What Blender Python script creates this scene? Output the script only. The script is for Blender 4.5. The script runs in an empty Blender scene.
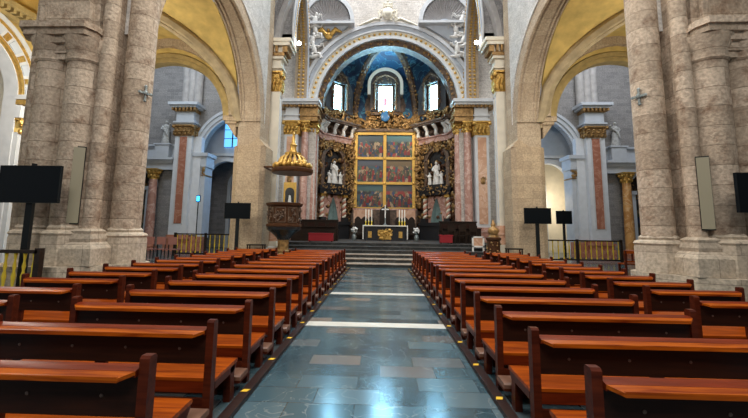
import bpy, math, random
from mathutils import Vector, Matrix
rnd = random.Random(7)
PI = math.pi
scene = bpy.context.scene
COL = scene.collection

# ------------------------------------------------------------------ camera
CAM_H, FPX = 1.71, 380.0
def make_camera():
    pit, yaw, roll = math.atan(47.5 / FPX), math.radians(2.2), math.radians(0.8)
    fw = Vector((-math.sin(yaw) * math.cos(pit), math.cos(yaw) * math.cos(pit), math.sin(pit)))
    rt = Vector((math.cos(yaw), math.sin(yaw), 0)); up = rt.cross(fw)
    c, s = math.cos(roll), math.sin(roll)
    rt, up = rt * c + up * s, up * c - rt * s
    m = Matrix(((rt.x, up.x, -fw.x, 0), (rt.y, up.y, -fw.y, 0), (rt.z, up.z, -fw.z, CAM_H), (0, 0, 0, 1)))
    cd = bpy.data.cameras.new('camera'); cd.lens = 36 * FPX / 748; cd.sensor_width = 36
    cd.shift_x = 7.05 / 748; cd.shift_y = -27.7 / 748; cd.clip_start = 0.05; cd.clip_end = 200
    o = bpy.data.objects.new('camera', cd); o.matrix_world = m; COL.objects.link(o); scene.camera = o
make_camera()

# ------------------------------------------------------------------ world, lights, exposure
W = bpy.data.worlds.new('world'); scene.world = W; W.use_nodes = True
W.node_tree.nodes['Background'].inputs[0].default_value = (0.86, 0.93, 1.0, 1)
W.node_tree.nodes['Background'].inputs[1].default_value = 0.34
scene.view_settings.view_transform = 'Standard'; scene.view_settings.look = 'None'
scene.view_settings.exposure = 0.12; scene.view_settings.gamma = 1.0
scene.view_settings.use_curve_mapping = False
scene.cycles.max_bounces = 6; scene.cycles.diffuse_bounces = 4; scene.cycles.glossy_bounces = 3
scene.cycles.use_denoising = True; scene.cycles.caustics_reflective = False; scene.cycles.caustics_refractive = False
scene.cycles.sample_clamp_indirect = 6.0

def area(name, loc, target, sx, sy, power, col=(1, 1, 1)):
    l = bpy.data.lights.new(name, 'AREA'); l.shape = 'RECTANGLE'; l.size = sx; l.size_y = sy; l.energy = power; l.color = col
    o = bpy.data.objects.new(name, l); o.location = loc
    o.rotation_euler = (Vector(target) - Vector(loc)).to_track_quat('-Z', 'Y').to_euler(); COL.objects.link(o); return o
def point(name, loc, power, col=(1, 1, 1), r=0.25):
    l = bpy.data.lights.new(name, 'POINT'); l.energy = power; l.color = col; l.shadow_soft_size = r
    o = bpy.data.objects.new(name, l); o.location = loc; COL.objects.link(o); return o
def spot(name, loc, target, power, ang, col=(1, 1, 1), r=0.2):
    l = bpy.data.lights.new(name, 'SPOT'); l.energy = power; l.color = col; l.spot_size = math.radians(ang); l.spot_blend = 0.6; l.shadow_soft_size = r
    o = bpy.data.objects.new(name, l); o.location = loc
    o.rotation_euler = (Vector(target) - Vector(loc)).to_track_quat('-Z', 'Y').to_euler(); COL.objects.link(o); return o

XC = 0.25                      # axis of the nave
# daylight of the crossing lantern and the clerestory windows
area('lantern_daylight', (XC, 22.0, 27.0), (XC, 21.5, 0), 8, 6, 3600, (0.93, 0.97, 1.0))
area('clerestory_daylight_left', (XC - 5.6, 9, 14.2), (XC + 5.0, 10, 3), 9, 2.4, 1000, (1.0, 0.95, 0.87))
area('west_fill_light', (XC, -6.5, 11.5), (XC, 12, 4.0), 5, 5, 1500, (1.0, 0.95, 0.88))  # added fill behind the camera to brighten the pier fronts, no window modelled
area('clerestory_daylight_right', (XC + 5.6, 9, 14.2), (XC - 5.0, 10, 3), 9, 2.4, 1000, (1.0, 0.95, 0.87))
area('transept_daylight_left', (-14, 20.6, 15.0), (-14, 27, 5), 6, 2, 430, (0.8, 0.9, 1.0))
area('transept_daylight_right', (14.5, 20.6, 15.0), (14.5, 27, 5), 6, 2, 430, (0.9, 0.94, 1.0))
point('aisle_lamp_left', (-10.6, 13.6, 6.8), 560, (1.0, 0.92, 0.74), 0.3)
point('aisle_lamp_right', (11.1, 13.6, 6.8), 560, (1.0, 0.92, 0.74), 0.3)
point('chapel_lamp', (-12.6, 12.0, 6.6), 300, (1.0, 0.95, 0.85), 0.3)
point('ambulatory_lamp_left', (-9.4, 28.4, 7.5), 200, (0.25, 0.6, 1.0), 0.4)
point('ambulatory_lamp_right', (9.8, 28.4, 7.5), 150, (0.35, 0.65, 1.0), 0.4)
point('ambulatory_lamp_warm', (13.0, 30.4, 4.0), 230, (1.0, 0.86, 0.64), 0.3)
point('apse_vault_lamp', (XC, 28.0, 13.3), 70, (0.45, 0.8, 1.0), 0.3)
spot('altar_spot_left', (XC - 4.2, 24.5, 12.0), (XC, 30, 8.6), 1100, 58, (1.0, 0.86, 0.66))
spot('altar_spot_right', (XC + 4.2, 24.5, 12.0), (XC, 30, 8.6), 1100, 58, (1.0, 0.86, 0.66))

# ------------------------------------------------------------------ materials
def new_mat(name):
    m = bpy.data.materials.new(name); m.use_nodes = True
    n = m.node_tree.nodes; return m, n, m.node_tree.links, n['Principled BSDF']
def plain(name, col, rough=0.5, metal=0.0, noise=0.0, scale=8.0, bump=0.0, spec=None, coat=0.0):
    m, n, l, b = new_mat(name)
    b.inputs['Base Color'].default_value = (*col, 1); b.inputs['Roughness'].default_value = rough; b.inputs['Metallic'].default_value = metal
    if spec is not None: b.inputs['Specular IOR Level'].default_value = spec
    if coat: b.inputs['Coat Weight'].default_value = coat; b.inputs['Coat Roughness'].default_value = 0.12
    if noise or bump:
        g = n.new('ShaderNodeNewGeometry'); t = n.new('ShaderNodeTexNoise'); t.inputs['Scale'].default_value = scale; t.inputs['Detail'].default_value = 6
        l.new(g.outputs['Position'], t.inputs['Vector'])
        if noise:
            r = n.new('ShaderNodeValToRGB')
            r.color_ramp.elements[0].position = 0.3; r.color_ramp.elements[1].position = 0.7
            r.color_ramp.elements[0].color = (*[max(0, c * (1 - noise)) for c in col], 1)
            r.color_ramp.elements[1].color = (*[min(1, c * (1 + noise)) for c in col], 1)
            l.new(t.outputs['Fac'], r.inputs['Fac']); l.new(r.outputs['Color'], b.inputs['Base Color'])
        if bump:
            bp = n.new('ShaderNodeBump'); bp.inputs['Strength'].default_value = bump; bp.inputs['Distance'].default_value = 0.03
            l.new(t.outputs['Fac'], bp.inputs['Height']); l.new(bp.outputs['Normal'], b.inputs['Normal'])
    return m
def emit(name, col, s):
    m, n, l, b = new_mat(name); b.inputs['Base Color'].default_value = (*col, 1)
    b.inputs['Emission Color'].default_value = (*col, 1); b.inputs['Emission Strength'].default_value = s; return m
def masonry(name, c1, c2, mortar, bw, bh, msize=0.012, stain=(0.25, 0.17, 0.12), stain_amt=0.5, rough=0.85, bump=0.4):
    """coursed stone: brick pattern on (x+y, z) with noise and brown weathering"""
    m, n, l, b = new_mat(name)
    g = n.new('ShaderNodeNewGeometry'); sp = n.new('ShaderNodeSeparateXYZ'); l.new(g.outputs['Position'], sp.inputs[0])
    ad = n.new('ShaderNodeMath'); ad.operation = 'ADD'; l.new(sp.outputs['X'], ad.inputs[0]); l.new(sp.outputs['Y'], ad.inputs[1])
    cb = n.new('ShaderNodeCombineXYZ'); l.new(ad.outputs[0], cb.inputs['X']); l.new(sp.outputs['Z'], cb.inputs['Y'])
    br = n.new('ShaderNodeTexBrick'); l.new(cb.outputs[0], br.inputs['Vector'])
    br.inputs['Color1'].default_value = (*c1, 1); br.inputs['Color2'].default_value = (*c2, 1); br.inputs['Mortar'].default_value = (*mortar, 1)
    br.inputs['Scale'].default_value = 1; br.inputs['Brick Width'].default_value = bw; br.inputs['Row Height'].default_value = bh
    br.inputs['Mortar Size'].default_value = msize; br.inputs['Mortar Smooth'].default_value = 0.4
    t = n.new('ShaderNodeTexNoise'); t.inputs['Scale'].default_value = 2.3; t.inputs['Detail'].default_value = 9; t.inputs['Roughness'].default_value = 0.7
    l.new(g.outputs['Position'], t.inputs['Vector'])
    r = n.new('ShaderNodeValToRGB'); r.color_ramp.elements[0].position = 0.5; r.color_ramp.elements[1].position = 0.68
    r.color_ramp.elements[0].color = (0, 0, 0, 1); r.color_ramp.elements[1].color = (stain_amt,) * 3 + (1,)
    l.new(t.outputs['Fac'], r.inputs['Fac'])
    mx = n.new('ShaderNodeMixRGB'); l.new(r.outputs['Color'], mx.inputs['Fac']); l.new(br.outputs['Color'], mx.inputs[1]); mx.inputs[2].default_value = (*stain, 1)
    t2 = n.new('ShaderNodeTexNoise'); t2.inputs['Scale'].default_value = 14; t2.inputs['Detail'].default_value = 8; l.new(g.outputs['Position'], t2.inputs['Vector'])
    mp = n.new('ShaderNodeMapRange'); mp.inputs['From Min'].default_value = 0.3; mp.inputs['From Max'].default_value = 0.7
    mp.inputs['To Min'].default_value = 0.72; mp.inputs['To Max'].default_value = 1.18; l.new(t2.outputs['Fac'], mp.inputs['Value'])
    mu = n.new('ShaderNodeMixRGB'); mu.blend_type = 'MULTIPLY'; mu.inputs['Fac'].default_value = 1; l.new(mx.outputs[0], mu.inputs[1]); l.new(mp.outputs[0], mu.inputs[2])
    l.new(mu.outputs[0], b.inputs['Base Color']); b.inputs['Roughness'].default_value = rough; b.inputs['Specular IOR Level'].default_value = 0.2
    ma = n.new('ShaderNodeMath'); ma.operation = 'MULTIPLY_ADD'; l.new(br.outputs['Fac'], ma.inputs[0]); ma.inputs[1].default_value = -0.8; l.new(t2.outputs['Fac'], ma.inputs[2])
    bp = n.new('ShaderNodeBump'); bp.inputs['Strength'].default_value = bump; bp.inputs['Distance'].default_value = 0.04
    l.new(ma.outputs[0], bp.inputs['Height']); l.new(bp.outputs['Normal'], b.inputs['Normal'])
    return m
def wood(name, c1, c2, rough, coat=0.3):
    m, n, l, b = new_mat(name)
    tc = n.new('ShaderNodeTexCoord'); mpn = n.new('ShaderNodeMapping'); mpn.inputs['Scale'].default_value = (1.2, 14, 14); l.new(tc.outputs['Object'], mpn.inputs[0])
    oi = n.new('ShaderNodeObjectInfo'); va = n.new('ShaderNodeVectorMath'); va.operation = 'ADD'; l.new(mpn.outputs[0], va.inputs[0])
    sc = n.new('ShaderNodeMath'); sc.operation = 'MULTIPLY'; sc.inputs[1].default_value = 40; l.new(oi.outputs['Random'], sc.inputs[0]); l.new(sc.outputs[0], va.inputs[1])
    t = n.new('ShaderNodeTexNoise'); t.inputs['Scale'].default_value = 1.6; t.inputs['Detail'].default_value = 7; t.inputs['Distortion'].default_value = 0.6
    l.new(va.outputs[0], t.inputs['Vector'])
    r = n.new('ShaderNodeValToRGB'); r.color_ramp.elements[0].position = 0.3; r.color_ramp.elements[1].position = 0.72
    r.color_ramp.elements[0].color = (*c1, 1); r.color_ramp.elements[1].color = (*c2, 1)
    l.new(t.outputs['Fac'], r.inputs['Fac']); l.new(r.outputs['Color'], b.inputs['Base Color'])
    b.inputs['Roughness'].default_value = rough; b.inputs['Coat Weight'].default_value = coat; b.inputs['Coat Roughness'].default_value = 0.2; b.inputs['Specular IOR Level'].default_value = 0.16
    return m
def marble(name, c1, c2, vein, rough=0.25, scale=1.6):
    m, n, l, b = new_mat(name)
    g = n.new('ShaderNodeNewGeometry'); t = n.new('ShaderNodeTexNoise'); t.inputs['Scale'].default_value = scale; t.inputs['Detail'].default_value = 8; t.inputs['Distortion'].default_value = 1.6
    l.new(g.outputs['Position'], t.inputs['Vector'])
    r = n.new('ShaderNodeValToRGB'); e = r.color_ramp.elements
    e[0].position = 0.3; e[0].color = (*c1, 1); e[1].position = 0.7; e[1].color = (*c2, 1)
    k = e.new(0.5); k.color = (*[(a + d) / 2 for a, d in zip(c1, c2)], 1); k = e.new(0.53); k.color = (*vein, 1); k = e.new(0.56); k.color = (*c2, 1)
    l.new(t.outputs['Fac'], r.inputs['Fac']); l.new(r.outputs['Color'], b.inputs['Base Color']); b.inputs['Roughness'].default_value = rough
    return m
def floor_mat():
    m, n, l, b = new_mat('slate_floor')
    g = n.new('ShaderNodeNewGeometry')
    br = n.new('ShaderNodeTexBrick'); l.new(g.outputs['Position'], br.inputs['Vector']); br.offset = 0.37; br.inputs['Scale'].default_value = 1
    br.inputs['Brick Width'].default_value = 0.66; br.inputs['Row Height'].default_value = 0.36; br.inputs['Mortar Size'].default_value = 0.006
    br.inputs['Color1'].default_value = (0.0, 0, 0, 1); br.inputs['Color2'].default_value = (1, 1, 1, 1); br.inputs['Mortar'].default_value = (0.0, 0.0, 0.0, 1)
    r = n.new('ShaderNodeValToRGB'); e = r.color_ramp.elements
    e[0].position = 0.0; e[0].color = (0.022, 0.047, 0.062, 1); e[1].position = 1.0; e[1].color = (0.24, 0.20, 0.165, 1)
    k = e.new(0.35); k.color = (0.045, 0.088, 0.108, 1); k = e.new(0.75); k.color = (0.085, 0.135, 0.158, 1); k = e.new(0.92); k.color = (0.12, 0.115, 0.11, 1)
    l.new(br.outputs['Color'], r.inputs['Fac'])
    t = n.new('ShaderNodeTexNoise'); t.inputs['Scale'].default_value = 2.6; t.inputs['Detail'].default_value = 4; t.inputs['Roughness'].default_value = 0.45; t.inputs['Distortion'].default_value = 0.7; l.new(g.outputs['Position'], t.inputs['Vector'])
    v = n.new('ShaderNodeValToRGB'); e = v.color_ramp.elements; e[0].position = 0.494; e[0].color = (0, 0, 0, 1); e[1].position = 0.506; e[1].color = (0, 0, 0, 1)
    k = e.new(0.5); k.color = (0.42, 0.42, 0.42, 1)
    l.new(t.outputs['Fac'], v.inputs['Fac'])
    mx = n.new('ShaderNodeMixRGB'); l.new(v.outputs['Color'], mx.inputs['Fac']); l.new(r.outputs['Color'], mx.inputs[1]); mx.inputs[2].default_value = (0.3, 0.31, 0.28, 1)
    l.new(mx.outputs[0], b.inputs['Base Color'])
    t2 = n.new('ShaderNodeTexNoise'); t2.inputs['Scale'].default_value = 5; t2.inputs['Detail'].default_value = 6; l.new(g.outputs['Position'], t2.inputs['Vector'])
    mp = n.new('ShaderNodeMapRange'); mp.inputs['To Min'].default_value = 0.12; mp.inputs['To Max'].default_value = 0.27; l.new(t2.outputs['Fac'], mp.inputs['Value']); l.new(mp.outputs[0], b.inputs['Roughness'])
    b.inputs['Specular IOR Level'].default_value = 0.9
    return m
def painting_mat(name, seed, top, low):
    """a generic old-master panel: dull sky above, crowded patches of robes below"""
    m, n, l, b = new_mat(name)
    tc = n.new('ShaderNodeTexCoord'); sp = n.new('ShaderNodeSeparateXYZ'); l.new(tc.outputs['Generated'], sp.inputs[0])
    mp = n.new('ShaderNodeMapping'); mp.inputs['Scale'].default_value = (7, 1, 4.2); mp.inputs['Location'].default_value = (seed * 3.1, seed, seed * 1.7); l.new(tc.outputs['Generated'], mp.inputs[0])
    vo = n.new('ShaderNodeTexVoronoi'); vo.inputs['Scale'].default_value = 1.5; l.new(mp.outputs[0], vo.inputs['Vector'])
    hs = n.new('ShaderNodeSeparateColor'); l.new(vo.outputs['Color'], hs.inputs[0])
    r = n.new('ShaderNodeValToRGB'); r.color_ramp.interpolation = 'CONSTANT'; e = r.color_ramp.elements
    pal = [(0.02, 0.02, 0.025), (0.28, 0.03, 0.025), (0.03, 0.07, 0.09), (0.22, 0.13, 0.06), (0.05, 0.04, 0.03), (0.34, 0.25, 0.16), (0.07, 0.10, 0.05), (0.02, 0.04, 0.12)]
    rr = random.Random(seed); rr.shuffle(pal)
    e[0].color = (*pal[0], 1); e[1].position = 0.14; e[1].color = (*pal[1], 1)
    for i, c in enumerate(pal[2:]): k = e.new(0.28 + 0.13 * i); k.color = (*c, 1)
    l.new(hs.outputs[0], r.inputs['Fac'])
    bg = n.new('ShaderNodeValToRGB'); bg.color_ramp.elements[0].color = (*low, 1); bg.color_ramp.elements[1].color = (*top, 1); bg.color_ramp.elements[0].position = 0.4; l.new(sp.outputs['Z'], bg.inputs['Fac'])
    nz = n.new('ShaderNodeTexNoise'); nz.inputs['Scale'].default_value = 6; l.new(mp.outputs[0], nz.inputs['Vector'])
    ad = n.new('ShaderNodeMath'); ad.operation = 'MULTIPLY_ADD'; l.new(nz.outputs['Fac'], ad.inputs[0]); ad.inputs[1].default_value = 0.3; l.new(sp.outputs['Z'], ad.inputs[2])
    gt = n.new('ShaderNodeMath'); gt.operation = 'GREATER_THAN'; gt.inputs[1].default_value = 0.86; l.new(ad.outputs[0], gt.inputs[0])
    mx = n.new('ShaderNodeMixRGB'); l.new(gt.outputs[0], mx.inputs['Fac']); l.new(r.outputs['Color'], mx.inputs[1]); l.new(bg.outputs['Color'], mx.inputs[2])
    l.new(mx.outputs[0], b.inputs['Base Color']); b.inputs['Roughness'].default_value = 0.45
    return m

M = {}
M['pier'] = masonry('weathered_stone', (0.60, 0.49, 0.38), (0.40, 0.315, 0.235), (0.34, 0.27, 0.20), 1.7, 0.47, 0.011, (0.20, 0.12, 0.075), 0.8, bump=0.7)
M['plinth'] = masonry('plinth_stone', (0.58, 0.49, 0.38), (0.48, 0.40, 0.31), (0.3, 0.25, 0.2), 0.9, 0.62, 0.008, (0.2, 0.17, 0.14), 0.45)
M['ashlar'] = masonry('clean_ashlar', (0.52, 0.40, 0.27), (0.43, 0.33, 0.225), (0.36, 0.28, 0.2), 0.85, 0.36, 0.01, (0.30, 0.2, 0.13), 0.3, bump=0.2)
M['voussoir'] = masonry('arch_stone', (0.50, 0.40, 0.29), (0.40, 0.31, 0.22), (0.34, 0.27, 0.2), 0.7, 0.42, 0.01, (0.30, 0.2, 0.13), 0.35, bump=0.2)
M['wallgrey'] = masonry('grey_wall', (0.33, 0.32, 0.32), (0.25, 0.245, 0.25), (0.37, 0.36, 0.35), 0.6, 0.26, 0.008, (0.22, 0.21, 0.21), 0.5)
M['navewall'] = masonry('nave_wall', (0.62, 0.60, 0.57), (0.52, 0.50, 0.48), (0.55, 0.53, 0.5), 0.5, 0.3, 0.01, (0.33, 0.30, 0.27), 0.55)
M['palewall'] = masonry('pale_brick', (0.62, 0.57, 0.52), (0.50, 0.45, 0.41), (0.64, 0.61, 0.57), 0.5, 0.16, 0.012, (0.42, 0.36, 0.31), 0.5, bump=0.2)
M['yellow'] = plain('ochre_plaster', (0.60, 0.43, 0.14), 0.85, 0, 0.2, 2.0, 0.1)
M['rib'] = plain('ochre_stone', (0.40, 0.295, 0.12), 0.8, 0, 0.2, 3.0, 0.15)
M['white'] = plain('white_stucco', (0.60, 0.61, 0.63), 0.6, 0, 0.07, 3.0)
M['cream'] = plain('cream_stucco', (0.74, 0.68, 0.56), 0.65, 0, 0.08, 2.0)
M['gold'] = plain('gilding', (0.58, 0.35, 0.09), 0.4, 0.65, 0.25, 9.0, 0.3)
M['oldgold'] = plain('old_gilding', (0.34, 0.20, 0.075), 0.45, 0.5, 0.5, 7.0, 0.5)
M['framegold'] = plain('frame_gilding', (0.56, 0.34, 0.075), 0.45, 0.4, 0.12, 9.0, 0.1)
M['darkcarve'] = plain('dark_carving', (0.12, 0.075, 0.05), 0.5, 0.15, 0.6, 5.0, 0.6)
M['pink'] = marble('pink_marble', (0.36, 0.18, 0.14), (0.50, 0.29, 0.235), (0.58, 0.42, 0.36))
M['salmon'] = marble('salmon_marble', (0.55, 0.30, 0.19), (0.66, 0.40, 0.27), (0.72, 0.5, 0.38))
M['redstrip'] = marble('red_marble', (0.36, 0.14, 0.09), (0.46, 0.20, 0.13), (0.52, 0.28, 0.2))
M['amber'] = marble('amber_marble', (0.42, 0.19, 0.06), (0.58, 0.30, 0.10), (0.62, 0.4, 0.2))
M['black'] = plain('black_marble', (0.02, 0.02, 0.022), 0.25)
M['grave'] = plain('shaded_chapel_stone', (0.06, 0.05, 0.045), 0.7, 0, 0.6, 3.0)  # shade inside the side chapels, put into the wall colour
M['statue'] = plain('white_marble_statue', (0.70, 0.68, 0.65), 0.55, 0, 0.15, 6.0)
M['stonestatue'] = plain('grey_stone_statue', (0.42, 0.43, 0.43), 0.7, 0, 0.3, 8.0)
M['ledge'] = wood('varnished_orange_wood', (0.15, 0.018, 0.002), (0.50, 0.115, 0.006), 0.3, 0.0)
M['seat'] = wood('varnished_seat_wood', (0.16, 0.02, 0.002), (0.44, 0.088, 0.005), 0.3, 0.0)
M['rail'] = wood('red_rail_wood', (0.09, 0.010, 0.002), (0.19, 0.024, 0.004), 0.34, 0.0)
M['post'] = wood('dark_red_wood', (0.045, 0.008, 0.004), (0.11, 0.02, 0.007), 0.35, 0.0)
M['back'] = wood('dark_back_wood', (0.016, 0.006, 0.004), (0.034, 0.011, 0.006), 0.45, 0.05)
M['stall'] = wood('black_walnut', (0.012, 0.008, 0.006), (0.035, 0.02, 0.013), 0.4, 0.2)
M['pulpitwood'] = wood('carved_walnut', (0.035, 0.015, 0.008), (0.105, 0.044, 0.019), 0.4, 0.1)
M['leather'] = plain('brown_leather', (0.20, 0.10, 0.065), 0.4, 0, 0.2, 12)
M['bolt'] = plain('bolt_steel', (0.16, 0.11, 0.09), 0.4, 0.5)
M['tape'] = plain('yellow_tape', (0.85, 0.52, 0.02), 0.5)
M['floor'] = floor_mat()
M['strip'] = plain('pale_marble_strip', (0.62, 0.60, 0.54), 0.3, 0, 0.1, 4)
M['stepdark'] = marble('dark_step_marble', (0.012, 0.015, 0.015), (0.025, 0.028, 0.028), (0.06, 0.06, 0.055), 0.55)
M['steptop'] = marble('step_tread_marble', (0.022, 0.02, 0.019), (0.045, 0.04, 0.036), (0.09, 0.085, 0.075), 0.55)
M['screen'] = plain('screen_black', (0.003, 0.005, 0.007), 0.35, spec=0.15)
M['metal'] = plain('black_metal', (0.006, 0.008, 0.009), 0.5, spec=0.25)
M['silver'] = plain('tarnished_silver', (0.20, 0.23, 0.23), 0.45, 0.6, 0.4, 20)
M['brass'] = plain('polished_brass', (0.90, 0.66, 0.06), 0.3, 0.35)
M['speaker'] = plain('olive_grille', (0.30, 0.275, 0.19), 0.6)
M['red'] = plain('red_velvet', (0.30, 0.012, 0.02), 0.8)
M['curtain'] = plain('grey_green_curtain', (0.15, 0.22, 0.21), 0.8, 0, 0.2, 5)
M['linen'] = plain('white_linen', (0.8, 0.78, 0.74), 0.8)
M['wax'] = plain('candle_wax', (0.82, 0.78, 0.68), 0.5)
M['bluevault'] = marble('painted_blue_vault', (0.004, 0.015, 0.06), (0.015, 0.10, 0.22), (0.09, 0.32, 0.44), 0.5, 0.8)
M['bluemedal'] = plain('blue_enamel', (0.04, 0.16, 0.36), 0.3)
M['rosechair'] = plain('rose_chair', (0.33, 0.14, 0.12), 0.6)
M['dirtwhite'] = plain('bluish_stucco', (0.50, 0.54, 0.60), 0.6, 0, 0.06, 3)
M['window'] = emit('bright_window', (0.32, 0.72, 1.0), 62.0)
M['pilasterwhite'] = plain('painted_white_pilaster', (0.66, 0.69, 0.74), 0.55, 0, 0.06, 3)
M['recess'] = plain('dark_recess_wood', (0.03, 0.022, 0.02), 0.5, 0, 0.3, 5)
M['darkgilt'] = plain('dark_gilt_wood', (0.16, 0.095, 0.05), 0.5, 0.3, 0.5, 8.0, 0.3)
M['ribstone'] = plain('tan_rib_stone', (0.40, 0.315, 0.19), 0.8, 0, 0.2, 3.0, 0.2)
M['shell'] = plain('shaded_stucco', (0.50, 0.48, 0.48), 0.7, 0, 0.1, 3)  # stucco greyed so the colour carries the shade of the hollow shells
M['shaftgrey'] = plain('grey_shaft_stone', (0.40, 0.385, 0.38), 0.8, 0, 0.15, 3)
M['soffit'] = plain('tan_soffit', (0.36, 0.27, 0.18), 0.7, 0, 0.2, 5)
M['treadlow'] = marble('brown_tread_marble', (0.24, 0.19, 0.15), (0.36, 0.29, 0.23), (0.45, 0.4, 0.34), 0.4)
M['windowred'] = emit('stained_red_glass', (0.9, 0.22, 0.3), 3.0)
M['windowblue'] = emit('stained_blue_glass', (0.12, 0.42, 0.85), 1.6)
M['lampglow'] = emit('lamp_glow', (1.0, 0.9, 0.7), 25.0)
M['bluescreen'] = emit('blue_screen', (0.05, 0.45, 1.0), 3.0)

# ------------------------------------------------------------------ mesh builder
class MB:
    def __init__(s): s.v = []; s.f = []; s.T = None
    def add(s, verts, faces):
        o = len(s.v)
        s.v += [tuple(s.T @ Vector(p)) if s.T else tuple(p) for p in verts]; s.f += [tuple(i + o for i in f) for f in faces]; return s
    def box(s, x0, x1, y0, y1, z0, z1):
        v = [(x0, y0, z0), (x1, y0, z0), (x1, y1, z0), (x0, y1, z0), (x0, y0, z1), (x1, y0, z1), (x1, y1, z1), (x0, y1, z1)]
        return s.add(v, [(3, 2, 1, 0), (4, 5, 6, 7), (0, 1, 5, 4), (1, 2, 6, 5), (2, 3, 7, 6), (3, 0, 4, 7)])
    def prism(s, poly, axis, t0, t1):
        """poly of (a,b) extruded along axis: 'z': (x,y); 'y': (x,z); 'x': (y,z)"""
        n = len(poly)
        def P(a, b, t): return (a, b, t) if axis == 'z' else ((a, t, b) if axis == 'y' else (t, a, b))
        v = [P(a, b, t0) for a, b in poly] + [P(a, b, t1) for a, b in poly]
        return s.add(v, [tuple(range(n))[::-1], tuple(range(n, 2 * n))] + [(i, (i + 1) % n, (i + 1) % n + n, i + n) for i in range(n)])
    def lathe(s, prof, cx=0, cy=0, n=16, a0=0, a1=2 * PI, sx=1, sy=1, rot=0):
        full = abs(a1 - a0 - 2 * PI) < 1e-6; m = n if full else n + 1; v = []; f = []
        for r, z in prof:
            for i in range(m):
                a = a0 + (a1 - a0) * i / n
                x, y = r * math.cos(a + rot) * sx, r * math.sin(a + rot) * sy; v.append((cx + x, cy + y, z))
        for j in range(len(prof) - 1):
            for i in range(n):
                k = (i + 1) % m; f.append((j * m + i, j * m + k, (j + 1) * m + k, (j + 1) * m + i))
        if full:
            f.append(tuple(range(m))[::-1]); f.append(tuple(range((len(prof) - 1) * m, len(prof) * m)))
        return s.add(v, f)
    def cyl(s, x, y, z0, z1, r, r1=None, n=16): return s.lathe([(r, z0), (r if r1 is None else r1, z1)], x, y, n)
    def ball(s, c, r, n=8, m=6):
        rx, ry, rz = r if isinstance(r, (tuple, list)) else (r, r, r); v = []; f = []
        v.append((c[0], c[1], c[2] - rz))
        for j in range(1, m):
            t = -PI / 2 + PI * j / m
            for i in range(n): a = 2 * PI * i / n; v.append((c[0] + rx * math.cos(t) * math.cos(a), c[1] + ry * math.cos(t) * math.sin(a), c[2] + rz * math.sin(t)))
        v.append((c[0], c[1], c[2] + rz)); L = len(v) - 1
        for i in range(n): f.append((0, 1 + (i + 1) % n, 1 + i)); f.append((L, 1 + (m - 2) * n + i, 1 + (m - 2) * n + (i + 1) % n))
        for j in range(m - 2):
            for i in range(n): a = 1 + j * n + i; b2 = 1 + j * n + (i + 1) % n; f.append((a, b2, b2 + n, a + n))
        return s.add(v, f)
    def tube(s, pts, r, n=6, flat=None):
        P = [Vector(p) for p in pts]; u = None; R = r if isinstance(r, (list, tuple)) else [r] * len(P); v = []; f = []
        for i, p in enumerate(P):
            d = (P[min(i + 1, len(P) - 1)] - P[max(i - 1, 0)]).normalized()
            if u is None: u = d.cross(Vector((0, 0, 1))) if abs(d.z) < .95 else d.cross(Vector((0, 1, 0)))
            u = (u - d * u.dot(d)).normalized(); w = u.cross(d)
            for k in range(n): a = 2 * PI * k / n; v.append(tuple(p + u * math.cos(a) * R[i] + w * math.sin(a) * R[i] * (flat or 1)))
        for i in range(len(P) - 1):
            for k in range(n): f.append((i * n + k, i * n + (k + 1) % n, (i + 1) * n + (k + 1) % n, (i + 1) * n + k))
        f.append(tuple(range(n))[::-1]); f.append(tuple(range((len(P) - 1) * n, len(P) * n)))
        return s.add(v, f)
    def band(s, inner, outer, axis, t0, t1):
        """solid between two polylines of (a,b) in the plane across axis ('y': (x,z), 'x': (y,z))"""
        n = len(inner)
        def P(q, t): return (q[0], t, q[1]) if axis == 'y' else (t, q[0], q[1])
        v = [P(q, t0) for q in inner] + [P(q, t0) for q in outer] + [P(q, t1) for q in inner] + [P(q, t1) for q in outer]; f = []
        for i in range(n - 1):
            f += [(i, i + 1, n + i + 1, n + i), (2 * n + i + 1, 2 * n + i, 3 * n + i, 3 * n + i + 1),
                  (i + 1, i, 2 * n + i, 2 * n + i + 1), (n + i, n + i + 1, 3 * n + i + 1, 3 * n + i)]
        f += [(0, n, 3 * n, 2 * n), (n - 1, 3 * n - 1, 4 * n - 1, 2 * n - 1)[::1]]
        f[-1] = (n - 1, 2 * n + n - 1, 3 * n + n - 1, n + n - 1)
        return s.add(v, f)
    def carving(s, x0, x1, y, z0, z1, count, r, rg, depth=0.08):
        """clusters of scrolls, leaves and bosses over an upright rectangle"""
        for _ in range(count):
            x, z = rg.uniform(x0, x1), rg.uniform(z0, z1); q = r * rg.uniform(0.6, 1.3); k = rg.random()
            if k < 0.5: s.ball((x, y - rg.uniform(0, depth), z), (q * rg.uniform(.5, 1.2), depth * .8, q * rg.uniform(.5, 1.2)), 6, 4)
            else:
                a0 = rg.uniform(0, 6.28); d = rg.choice((-1, 1))
                s.tube([(x + q * (1.5 - .2 * i) * math.cos(a0 + d * i * .7), y - depth * .6 - .01 * i, z + q * (1.5 - .2 * i) * math.sin(a0 + d * i * .7)) for i in range(7)], q * .32, 5)
        return s
    def band_skew(s, inner, outer, t0f, t1f):
        """like band across x, the thickness limits being functions of y"""
        k = len(s.v); s.band(inner, outer, 'x', 0, 1)
        for i in range(k, len(s.v)): x, y, z = s.v[i]; s.v[i] = ((t0f if x < .5 else t1f)(y), y, z)
        return s
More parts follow.
